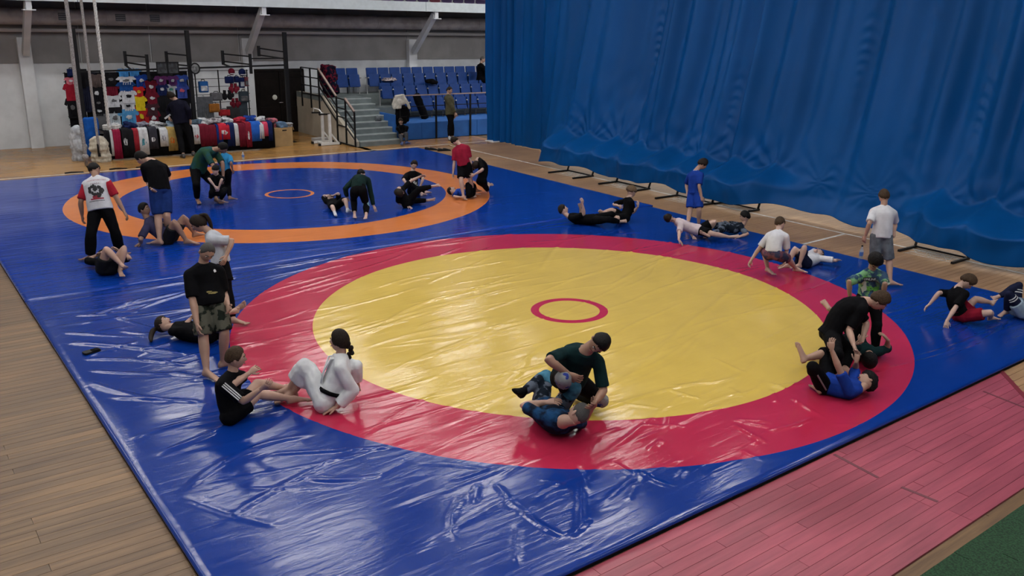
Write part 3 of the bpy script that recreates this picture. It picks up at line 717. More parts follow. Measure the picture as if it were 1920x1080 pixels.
def hung(kind, y, z, w_, h_, c, pc, label, x=-18.8):
    sd = random.random(); nm = 'c_%02x%02x%02x' % tuple(int(min(v, .99) * 255) for v in c)
    m = cloth(nm, c)
    nmz = {'shirt': 'hanging_t_shirt', 'shorts': 'hanging_shorts', 'bag': 'hanging_bag', 'cap': 'headguard', 'cloth': 'hanging_garment', 'gloves': 'hanging_gloves', 'trousers': 'hanging_trousers'}[kind]
    t = thing(nmz, (x, y, z - h_ / 2), label, {'shirt': 't-shirt', 'shorts': 'shorts', 'bag': 'bag', 'cap': 'headgear', 'cloth': 'clothes', 'gloves': 'gloves', 'trousers': 'trousers'}[kind], 'goods hanging at the clothes stall')
    mb = MB()
    if kind in ('shirt', 'shorts', 'trousers', 'cloth'):
        ol = SHIRT if kind == 'shirt' else SHORT if kind in ('shorts', 'trousers') else [(-.42, .5), (.42, .5), (.5, -.42), (.2, -.5), (-.1, -.46), (-.5, -.5)]
        mb.prism([(u * w_ * 1.34, v * h_ * 1.22) for u, v in ol], .035, YZ, (x + .03 * sd, y, z))
        for k in range(4):     # drooping folds
            u = (-.22 + .15 * k) * w_; mb.tube([(x + .02, y + u, z + .28 * h_), (x + .034, y + u + .02 * sd, z - .1 * h_), (x + .03, y + u, z - .46 * h_)], [.008, .016, .02], 6)
        mb.build('cloth', m, t)
        if pc is not None:
            patch((x + .05, y + .02 * (sd - .5), z + .08 * h_), w_ * .22, h_ * .17, int(sd * 999)).build('print', cloth('p_%02x%02x%02x' % tuple(int(min(v, .99) * 255) for v in pc), pc, var=.3), t)
        m2 = MB(); m2.tube([(x, y - w_ * .3, z + h_ * .46), (x, y, z + h_ * .56), (x, y + w_ * .3, z + h_ * .46)], .007, 5); m2.tube([(x, y, z + h_ * .56), (x - .05, y, z + h_ * .64), (x - .19, y, z + h_ * .62)], .005, 5)
        m2.build('hanger', M_blackmetal, t)
    elif kind == 'bag':
        mb.rbox((x, y, z - .04 * h_), (.14, w_, h_ * .9), .04); mb.build('bag_body', m, t)
        MB().rbox((x + .08, y, z - .15 * h_), (.04, w_ * .7, h_ * .4), .012).build('pocket', m if pc is None else cloth('p_%02x%02x%02x' % tuple(int(min(v, .99) * 255) for v in pc), pc), t)
        MB().tube([(x, y - w_ * .2, z + .4 * h_), (x, y - w_ * .15, z + .55 * h_), (x, y + w_ * .15, z + .55 * h_), (x, y + w_ * .2, z + .4 * h_)], .012, 6).build('strap', M_blackmetal, t)
    elif kind == 'cap':
        mb.ell((x, y, z), (w_ * .45, w_ * .45, h_ * .6), nu=12, nv=8); mb.build('crown', m, t)
        MB().rbox((x + w_ * .45, y, z - h_ * .3), (w_ * .5, w_ * .7, .02), .04).build('visor', m if pc is None else cloth('p_%02x%02x%02x' % tuple(int(min(v, .99) * 255) for v in pc), pc), t)
    elif kind == 'gloves':
        for s_ in (-1, 1):
            g_ = MB(); g_.ell((x, y + s_ * w_ * .25, z - h_ * .1), (.07, w_ * .26, h_ * .35)); g_.tube([(x, y + s_ * w_ * .25, z + .1 * h_), (x, y + s_ * w_ * .22, z + .48 * h_)], .05, 8); g_.ell((x + .03, y + s_ * w_ * .5, z), (.04, .05, .07))
            g_.build('glove', m, t, smooth=True)
    return t
W_ = (.48, .49, .51); K_ = (.010, .010, .012); MR = (.13, .010, .022); NV = (.010, .018, .075); SB = (.05, .22, .50); RB = (.012, .05, .27); RD = (.30, .014, .03); GY = (.10, .10, .105)
ST = [
 ('bag', -2.62, 2.31, .19, .23, NV, None, 'small navy bag hanging beside the thick ropes at the top of the stall'),
 ('shirt', -2.66, 2.07, .26, .18, (.55, .16, .2), W_, 'pink and white t-shirt on the stall beside the thick ropes'),
 ('shirt', -2.69, 1.77, .30, .39, RD, None, 'dark red t-shirt below the pink and white one on the stall'),
 ('shirt', -2.69, 1.33, .30, .47, K_, GY, 'black t-shirt below the dark red one beside the ropes'),
 ('cloth', -2.36, 2.10, .24, .49, K_, None, 'long black garment hanging on the rack between two ropes'),
 ('cloth', -2.35, 1.55, .31, .60, (.012, .014, .03), None, 'dark navy garment hanging between two ropes above a blue bag'),
 ('shirt', -2.01, 2.05, .30, .34, (.10, .075, .07), None, 'grey brown t-shirt on the stall between the thin and the twisted rope'),
 ('shirt', -2.03, 1.70, .31, .34, K_, W_, 'black t-shirt with white print under the grey brown one'),
 ('shirt', -2.01, 1.43, .30, .26, K_, GY, 'black t-shirt with grey print, middle of its column of black shirts'),
 ('shirt', -2.02, 1.20, .31, .26, K_, W_, 'black t-shirt with white print, lowest above the grey garment'),
 ('shirt', -1.63, 2.08, .33, .30, K_, GY, 'black t-shirt just past the twisted rope, top of its column'),
 ('shirt', -1.62, 1.78, .35, .30, MR, None, 'dark red t-shirt just past the twisted rope'),
 ('shirt', -1.62, 1.48, .37, .28, W_, GY, 'white t-shirt with grey print under a dark red shirt by the twisted rope'),
 ('shorts', -1.63, 1.26, .30, .20, K_, None, 'black shorts hanging between two white shirts on the stall'),
 ('shirt', -1.62, .98, .33, .40, (.45, .50, .54), GY, 'pale grey t-shirt hanging low above the table by the twisted rope'),
 ('shirt', -1.26, 2.27, .30, .20, SB, None, 'sky blue t-shirt at the top of the stall, nearer the ropes of two'),
 ('shirt', -.97, 2.27, .30, .20, SB, None, 'sky blue t-shirt at the top of the stall, farther from the ropes of two'),
 ('shirt', -1.22, 2.04, .42, .22, W_, GY, 'white t-shirt below the two sky blue shirts on the stall'),
 ('shirt', -1.24, 1.86, .43, .26, (.012, .055, .2), None, 'dark blue t-shirt below the white one in the stall column'),
 ('shirt', -1.21, 1.59, .40, .30, W_, K_, 'white t-shirt with a large black print on the stall'),
 ('shirt', -1.23, 1.31, .41, .27, W_, K_, 'white t-shirt with small black prints above a sky blue one'),
 ('shirt', -1.25, .99, .46, .41, (.07, .25, .48), W_, 'sky blue t-shirt with white print hanging low over the table'),
 ('shirt', -.81, 2.03, .32, .32, RB, W_, 'royal blue t-shirt with white marks near the top of the stall'),
 ('shirt', -.91, 1.71, .28, .28, (.42, .02, .02), (.5, .3, .02), 'bright red t-shirt above the yellow one on the stall'),
 ('shirt', -.90, 1.39, .31, .35, (.55, .42, .015), None, 'yellow t-shirt on the stall'),
 ('cloth', -.89, .98, .30, .52, (.36, .02, .02), (.5, .38, .02), 'red and yellow flag garment below the yellow t-shirt'),
 ('cloth', -2.0, .84, .30, .48, GY, None, 'grey garment hanging low behind the white sacks'),
 ('shirt', -.57, 1.84, .32, .33, MR, W_, 'maroon t-shirt with white print, top of the maroon column'),
 ('shirt', -.56, 1.50, .32, .33, MR, W_, 'maroon t-shirt with white bands, second in the maroon column'),
 ('shirt', -.58, 1.20, .32, .30, (.05, .02, .025), W_, 'dark t-shirt with white print, third in the maroon column'),
 ('shirt', -.57, .92, .32, .40, MR, W_, 'maroon t-shirt with white emblem, lowest in the maroon column'),
 ('shirt', -.25, 2.02, .32, .25, (.12, .03, .12), W_, 'purple and navy t-shirt with white edge under the black panels'),
 ('shirt', -.26, 1.77, .32, .28, NV, W_, 'navy t-shirt with white stripes behind the dark clothed vendor'),
 ('shirt', .08, 2.00, .28, .28, (.10, .03, .13), W_, 'purple jersey with white trim above the head of the vendor'),
 ('shirt', .34, 2.00, .33, .31, (.03, .07, .30), W_, 'blue and white patterned jersey by the tall black upright'),
 ('shirt', .01, 1.76, .26, .26, (.42, .45, .47), (.05, .2, .15), 'pale jersey with green print above the head of the vendor'),
 ('shirt', .32, 1.70, .33, .34, (.05, .08, .33), (.5, .1, .15), 'blue jersey with red and white print by the tall black upright'),
 ('cloth', -.28, 1.38, .35, .55, K_, None, 'black garment hanging next to the vendor'),
 ('cloth', -.29, .94, .38, .49, (.013, .011, .013), None, 'black garment hanging low next to the vendor above the table'),
 ('bag', .96, 1.83, .28, .37, (.02, .09, .27), W_, 'blue backpack with white bands past the tall black upright'),
 ('cap', 1.88, 2.25, .23, .18, MR, W_, 'maroon headguard on the stall wall'),
 ('cap', 2.21, 2.22, .25, .20, NV, W_, 'navy headguard on the stall wall beside the pilaster'),
 ('bag', 1.79, 2.01, .26, .23, NV, None, 'navy bag below the maroon headguard'),
 ('bag', 2.02, 2.02, .15, .21, NV, None, 'narrow navy bag between the two headguards'),
 ('bag', 2.17, 1.92, .17, .35, NV, (.3, .33, .36), 'navy and white backpack below the navy headguard'),
 ('bag', 2.31, 1.95, .13, .32, (.14, .04, .05), GY, 'maroon and grey bag at the pilaster end of the stall'),
 ('gloves', 1.91, 1.73, .25, .33, (.17, .015, .03), None, 'red boxing gloves hanging below the navy bags'),
 ('gloves', 1.69, 1.53, .32, .33, K_, None, 'black boxing gloves beside the red ones on the stall'),
 ('bag', 2.20, 1.48, .30, .38, (.03, .04, .05), GY, 'dark grey bag below the backpacks at the end of the stall'),
 ('bag', 1.35, 1.51, .36, .27, GY, None, 'grey bag beside the black boxing gloves'),
 ('bag', 1.23, 1.18, .33, .29, (.26, .10, .02), None, 'orange brown bag on the stall'),
 ('bag', 1.56, 1.01, .34, .21, (.30, .02, .025), None, 'red bag low on the stall beside the orange brown one'),
 ('trousers', .96, 1.08, .36, .72, (.085, .09, .10), None, 'grey trousers hanging below the blue backpack'),
 ('gloves', 1.92, 1.27, .26, .34, (.12, .01, .02), None, 'dark red gloves above the end of the stall table'),
 ('cloth', 1.83, .93, .34, .43, (.03, .028, .03), None, 'black garment hanging low beside the red bag'),
 ('trousers', 2.12, 1.0, .26, .49, (.035, .045, .055), None, 'dark grey trousers hanging low at the pilaster end of the stall'),
]
for a in ST: hung(*a, x=-18.8 if a[1] < 1.3 else -18.88)
for z_ in (1.78, 1.0):
    for y_ in (-2.55, -2.1, -1.75, -1.4, -1.05, -.72, -.38, -.02, .34):
        hung('cloth', y_, z_, .36, .84, random.choice((K_, K_, (.012, .012, .02), (.03, .03, .034))), None, 'dark garment on the rack behind the brighter shirts of the stall', x=-18.93)
for k, (y, lb) in enumerate(((-.29, 'black framed square panel above the stall, one nearer the ropes'), (.02, 'black framed square panel above the stall, one nearer the tall upright'))):
    t = thing('display_board', (-18.4, y, 2.25), lb, 'panel')
    MB().box((-18.42, y, 2.42), (.03, .30, .34)).build('board', mat('panel_dark', (.035, .04, .045), .5, var=.7, vscale=9), t)
    m = MB()
    for s_ in (-1, 1): m.box((-18.4, y + s_ * .145, 2.42), (.05, .02, .34)); m.box((-18.4, y, 2.42 + s_ * .16), (.05, .31, .02))
    m.build('frame', M_blackmetal, t)
    MB().bar((-18.43, y, 2.40), (-18.5, y, 2.40), .02).build('hook', M_blackmetal, t)
m = MB(); m.tube([(-18.42, .65 + .13 * math.cos(a), 2.39 + .15 * math.sin(a)) for a in np.linspace(0, 6.28, 17)], .022, 6); t = thing('ring_bag', (-18.42, .65, 2.2), 'round black see-through bag hooked on the tall upright', 'bag')
m.build('rim', M_blackmetal, t); m = MB(); m.tube([(-18.45, .65, 2.39), (-18.42, .65, 2.39)], [.12, .12], 14, ry=[.14, .14], x=(0, 1, 0)); m.build('bag_face', mat('bag_grey', (.18, .19, .19), .4, var=.6, vscale=12), t)
m = MB(); m.bar((-18.42, .6, 2.26), (-18.4, .62, 2.1), .02); m.build('strap', M_blackmetal, t)

# stall table with goods
tb = thing('stall_table', (-17.75, .15, 0), 'long stall table under a black cloth, covered with sports clothes', 'table')
MB().box((-17.75, .15, .755), (.75, 4.75, .04)).build('table_top', mat('table_top', (.1, .08, .06), .6), tb)
for x in (-18.05, -17.5):
    for y in (-2.1, -.6, .9, 2.4): MB().bar((x, y, 0), (x, y, .74), .04).build('leg', M_blackmetal, tb)
mb = MB(); ol = []
N_ = 60
for i in range(N_ + 1):
    y = -2.24 + 4.78 * i / N_; ol.append((y, -17.36 + .018 * math.sin(y * 17) + .01 * math.sin(y * 41)))
rings = []
for z in (.03, .3, .6, .76, .785):
    k = 1 if z < .7 else (.35 if z < .78 else 0)
    rings.append([(-17.365 + (x + 17.365) * k + (.02 * (1 - z)), y, z) for y, x in ol])
vs = [p for r_ in rings for p in r_] + [(-18.12, y, .785) for y, x in ol]; n1 = N_ + 1
fs = [(r_ * n1 + i, r_ * n1 + i + 1, (r_ + 1) * n1 + i + 1, (r_ + 1) * n1 + i) for r_ in range(5) for i in range(N_)]
mb.add(vs, fs); o = mb.build('table_cloth', cloth('black', (0, 0, 0)), tb, smooth=True); sm = o.modifiers.new('t', 'SOLIDIFY'); sm.thickness = .008
def draped(y, z, w_, h_, c, c2, label, k):
    """a garment laid over the table edge"""
    t = thing('draped_garment', (-17.35, y, z - h_ / 2), label, 'clothes', 'garments laid over the edge of the stall table')
    x = -17.335 + .008 * (k % 3); top = .80 + .012 * (k % 4); bot = z - h_ / 2; rings = []
    prof = [(-17.75, top), (-17.5, top + .01), (-17.38, top), (x + .005, top - .05), (x + .02, (top + bot) / 2), (x + .012, bot)]
    n = 9
    vs = []
    for px_, pz in prof:
        for i in range(n):
            u = i / (n - 1) - .5; vs.append((px_ + (.010 * math.sin(u * 17 + k) if pz < .78 else 0), y + u * w_ * (1 + .06 * math.sin(pz * 5 + k)), pz + (.006 * math.sin(u * 15 + k) if pz >= .78 else 0)))
    fs = [(r_ * n + i, r_ * n + i + 1, (r_ + 1) * n + i + 1, (r_ + 1) * n + i) for r_ in range(5) for i in range(n - 1)]
    m = MB().add(vs, fs); o = m.build('cloth', cloth('d_%02x%02x%02x' % tuple(int(v * 255) for v in c), c), t, smooth=True); sm = o.modifiers.new('t', 'SOLIDIFY'); sm.thickness = .012
    if c2 is not None:
        patch((x + .03, y - .01, min(.60, z + .1 * h_)), w_ * .3, h_ * .2, k + 40).build('print', cloth('q_%02x%02x%02x' % tuple(int(v * 255) for v in c2), c2, var=.6), t)
DR = [(-2.19, .41, .14, .64, K_, None, 'black garment over the table edge nearest the ropes'), (-2.07, .42, .09, .60, W_, None, 'narrow white striped garment over the table edge'), (-1.95, .36, .20, .66, (.22, .012, .04), None, 'crimson tracksuit over the table edge next to a white stripe'),
 (-1.72, .42, .2, .66, K_, W_, 'black garment with white print beside the crimson one on the table'), (-1.57, .41, .16, .68, K_, None, 'plain black garment between a printed black and a red one'), (-1.45, .42, .13, .46, (.26, .02, .03), None, 'red shorts over the table edge beside the white garment'),
 (-1.26, .38, .25, .58, W_, (.06, .2, .25), 'white garment with teal print over the table edge'), (-1.0, .46, .23, .44, (.03, .03, .04), W_, 'charcoal garment with white print over the table edge'), (-.71, .50, .23, .41, W_, (.2, .2, .22), 'white garment over the table edge behind the vendor'),
 (-.48, .40, .27, .50, (.34, .24, .08), (.5, .12, .02), 'yellow and orange garment over the table edge behind the vendor'), (.21, .48, .21, .36, W_, (.35, .05, .06), 'white garment with red print next to the vendor'), (.41, .44, .24, .44, MR, None, 'maroon garment over the table edge, nearer the vendor of two'),
 (.64, .44, .25, .44, MR, None, 'maroon garment over the table edge, beside a blue one'), (.86, .46, .17, .40, (.012, .03, .16), None, 'dark blue garment over the table edge under a red t-shirt'), (1.0, .56, .33, .36, (.40, .018, .035), W_, 'bright red t-shirt with white collar over the table edge'),
 (1.19, .40, .22, .47, NV, None, 'navy garment over the table edge beside the red t-shirt'), (1.37, .42, .13, .5, W_, None, 'white trousers over the table edge beside navy'), (1.53, .42, .2, .58, MR, None, 'maroon track jacket over the table edge between white stripes'),
 (1.73, .40, .17, .60, (.2, .015, .03), W_, 'crimson garment with white stripe over the table edge'), (1.96, .52, .3, .5, (.02, .10, .42), None, 'bright blue t-shirt over the table edge'), (2.13, .56, .13, .45, W_, None, 'white garment beside the bright blue t-shirt'),
 (2.27, .56, .2, .32, (.5, .05, .10), None, 'pinkish red garment at the end of the stall table'), (2.40, .50, .14, .5, NV, None, 'navy garment at the very end of the stall table')]
for k, a in enumerate(DR): draped(*a, k)
pl = [(-1.9, W_), (-1.5, NV), (-1.15, (.2, .2, .25)), (-.8, W_), (-.35, (.3, .4, .5)), (.3, (.1, .15, .2)), (.6, W_), (.9, (.42, .40, .42)), (1.25, W_), (1.6, (.35, .02, .04)), (1.9, RB), (2.2, W_)]
names_ = ['white', 'navy', 'grey', 'white', 'pale blue', 'slate', 'white', 'mottled grey', 'white', 'red', 'royal blue', 'white']
spots_ = ['by the twisted rope', 'above the crimson tracksuit', 'above the teal printed garment', 'above the charcoal garment', 'behind the vendor', 'next to the vendor', 'above the nearer maroon garment', 'above the bright red t-shirt', 'above the navy garment', 'above the white trousers', 'above the bright blue t-shirt', 'at the end by the cardboard box']
for k, (y, c) in enumerate(pl):
    heap('folded_clothes', (-17.74, y, .79), (.55, .40, .15), cloth('f%d' % k, c, .4, col2=[v * .35 for v in c], lo=.4, hi=.55), '%s clothes heaped on the stall table %s' % (names_[k], spots_[k]), 'clothes', 60 + k, 4, .02, .025, 'clothes heaped on the stall table')
# cardboard box with clothes
bx = thing('cardboard_box', (-17.9, 2.95, 0), 'brown cardboard box beside the stall table, clothes on top', 'box')
M_card = mat('cardboard', (.36, .235, .105), .8, var=.1, vscale=4)
MB().box((-17.9, 2.95, .29), (.5, .58, .58)).build('box_body', M_card, bx)
MB().box((-17.648, 2.98, .50), (.012, .14, .035)).build('hand_hole', M_blackmetal, bx)
for s_ in (-1, 1): MB().box((-17.9, 2.95 + s_ * .33, .54), (.5, .012, .1), M=Matrix.Rotation(s_ * .3, 3, 'X')).build('flap', M_card, bx)
def pile(c, d, col, label, seed):
    m = MB(); rg_ = random.Random(seed)
    for k in range(3): m.rbox((c[0] + rg_.uniform(-.04, .04), c[1] + rg_.uniform(-.04, .04), c[2] + k * d[2] / 3), (d[0] * rg_.uniform(.85, 1), d[1] * rg_.uniform(.8, 1), d[2] / 3 + .01), .05, M=Matrix.Rotation(rg_.uniform(-.4, .4), 3, 'Z'))
    tag(remesh_now(m, .02, 'clothes_pile', col, .012), label, 'clothes')
pile((-18.0, 2.72, .62), (.4, .36, .28), cloth('pinkstripe', (.42, .12, .15), col2=(.06, .05, .07), lo=.44, hi=.52), 'pink and dark clothes piled high on the cardboard box', 1)
pile((-17.85, 2.93, .60), (.36, .34, .18), cloth('denim', (.10, .17, .27), .3), 'blue denim clothes on the cardboard box', 2)
pile((-17.85, 3.18, .60), (.3, .26, .13), cloth('greywhite', (.33, .34, .36), .4), 'grey and white clothes at the edge of the cardboard box', 3)
# sacks, blue bag
def sack(c, r, h_, m, label, seed):
    mb = MB(); rg_ = random.Random(seed)
    n = 6
    for k in range(n):
        z = h_ * (k + .5) / n; q = r * (1.0 if k < n - 1 else .82) * rg_.uniform(.95, 1.06)
        mb.ell((c[0] + rg_.uniform(-.02, .02), c[1] + rg_.uniform(-.02, .02), z), (q, q, h_ / n * 1.25), nu=14, nv=8)
    return tag(remesh_now(mb, .022, 'white_sack', m, .03, 9), label, 'sack')
M_sack = cloth('sack', (.40, .42, .45), .25); M_sack2 = cloth('sack2', (.46, .42, .34), .2)
sack((-17.75, -2.86), .2, .86, M_sack, 'tall bluish white sack standing behind the ropes', 4)
sack((-17.3, -2.42), .25, .62, M_sack2, 'squat cream sack standing in front of the stall', 5)
m = MB(); m.rbox((-18.35, -2.36, .55), (.3, .38, 1.1), .12); tag(remesh_now(m, .03, 'gym_bag', cloth('bluebag', (.012, .09, .38)), .015), 'upright bright blue gym bag behind the sacks', 'bag')
# ropes hanging from the ceiling
def rope(x, y, z0, r, m, label, tw, tip=None):
    t = thing('climbing_rope', (x, y, z0), label, 'rope'); zs = np.arange(z0, 9.0, .06 if tw else .4)
    if tw:
        for ph in range(3):
            mb = MB(); mb.tube([(x + r * .55 * math.cos(z * 21 + ph * 2.094), y + r * .55 * math.sin(z * 21 + ph * 2.094), z) for z in zs], r * .6, 6); mb.build('strand', m, t, smooth=True)
    else:
        MB().tube([(x + .006 * math.sin(z * 2), y + .006 * math.cos(z * 1.7), z) for z in zs], r, 8).build('rope_body', m, t, smooth=True)
    if tip == 'knot':
        k = MB(); k.ell((x, y, z0 + .22), (.085, .085, .09)); k.build('knot', m, t, smooth=True)
        MB().tube([(x, y, z0), (x + .03, y + .04, .03)], .022, 6).build('rope_end', M_blackmetal, t)
    elif tip: MB().tube([(x, y, z0 - .02), (x, y, z0 + .32)], r * 1.15, 8).build('end_sleeve', M_blackmetal, t)
M_rope = mat('rope_grey', (.27, .25, .24), .9, var=.3, vscale=40); M_rope2 = mat('rope_white', (.52, .51, .49), .8, var=.2, vscale=30)
rope(-16.0, -3.03, .12, .045, M_rope, 'thick grey climbing rope with a knot, nearest the frame edge', False, 'knot')
rope(-17.0, -2.50, .2, .034, M_rope, 'thin grey climbing rope with a black end sleeve', False, 'sleeve')
rope(-17.25, -2.13, .86, .042, M_rope2, 'white twisted climbing rope hanging down to the stall table', True)
m = MB()
for k in range(3): m.tube([(-17.6 + .16 * math.cos(a), -2.0 + .2 * math.sin(a), .83 + .045 * k) for a in np.linspace(0, 6.1, 15)], .032, 6)
tag(m.build('rope_coil', M_rope2, smooth=True), 'coil of white rope lying on the stall table end', 'rope')

# ---------------------------------------------------------------- small things on the floor and mats
bt = thing('water_bottle', (.66, 6.22, 0), 'clear water bottle with dark cap on the boards by the mat', 'bottle')
def bottle(t, x, y, z, h_, col):
    m, nt, b, N, L = nodes('bottle_plastic')
    b.inputs['Base Color'].default_value = (*col, 1); b.inputs['Transmission Weight'].default_value = .7; b.inputs['Roughness'].default_value = .12; b.inputs['IOR'].default_value = 1.2
    q = MB(); q.tube([(x, y, z), (x, y, z + .02), (x, y, z + h_ * .62), (x, y, z + h_ * .8), (x, y, z + h_ * .92)], [.034, .036, .036, .016, .013], 12); q.build('bottle_body', m, t, smooth=True)
    MB().tube([(x, y, z + h_ * .92), (x, y, z + h_)], .016, 10).build('cap', M_blackmetal, t)
    MB().tube([(x, y, z + h_ * .3), (x, y, z + h_ * .55)], .037, 12).build('bottle_label', mat('label_blue', (.06, .14, .42), .5), t)
bottle(bt, .66, 6.22, 0, .27, (.7, .78, .9))
bt = thing('water_bottle', (-15.7, .95, 0), 'clear water bottle on the boards beyond the orange ring', 'bottle'); bottle(bt, -15.7, .95, 0, .25, (.8, .85, .9))
ph = thing('black_wallet', (-2.03, -5.74, .062), 'flat black wallet lying on the blue mat near its edge', 'wallet')
MB().rbox((-2.03, -5.74, .075), (.10, .19, .022), .02, M=Matrix.Rotation(.25, 3, 'Z')).build('wallet_body', M_blackmetal, ph); MB().rbox((-2.03, -5.70, .088), (.08, .09, .008), .015, M=Matrix.Rotation(.25, 3, 'Z')).build('wallet_flap', bgp, ph)
def shoe_mb(x, y, a, L_=.26):
    M = Matrix.Rotation(a, 3, 'Z'); c = Vector((x, y, 0)); m = MB()
    rs = []
    for u, hw, hh in ((-.5, .026, .03), (-.42, .034, .05), (-.15, .036, .045), (.1, .04, .035), (.35, .042, .025), (.48, .028, .018)):
        rs.append([c + M @ Vector((u * L_, hw * math.cos(t_), hh + hh * .95 * math.sin(t_))) for t_ in [2 * math.pi * j / 10 for j in range(10)]])
    return m.loft(rs)
for (x, y, a, lb) in ((-14.75, 6.48, .9, 'black slipper at the far corner of the orange ring mat, nearer the corner'), (-14.62, 6.58, .8, 'black slipper beside another at the far corner of the mat'), (-14.35, 6.70, 1.4, 'black shoe lying behind the man in the red t-shirt'), (-14.3, 6.86, 1.2, 'black shoe lying by another behind the man in red')):
    t = thing('slipper', (x, y, 0), lb, 'shoe', 'shoes left at the far mat corner'); shoe_mb(x, y, a).build('shoe_body', M_blackmetal, t, smooth=True)
    MB().box((x, y, .008), (.25, .085, .014), rz=a).build('sole', mat('sole_dark', (.02, .02, .02), .8), t)
for x, y, lb in ((-15.75, -2.35, 'small black strap lying on the boards beyond the orange ring'), (-15.7, -3.4, 'black strap end lying at the mat edge below the thick rope'), (-15.72, -1.7, 'short black strap on the boards beside the far mat edge')):
    m = MB(); m.tube([(x, y - .2, .012), (x + .05, y - .05, .03), (x, y + .1, .012), (x + .06, y + .22, .012)], .018, 6); tag(m.build('strap', M_blackmetal), lb, 'strap')
flush()
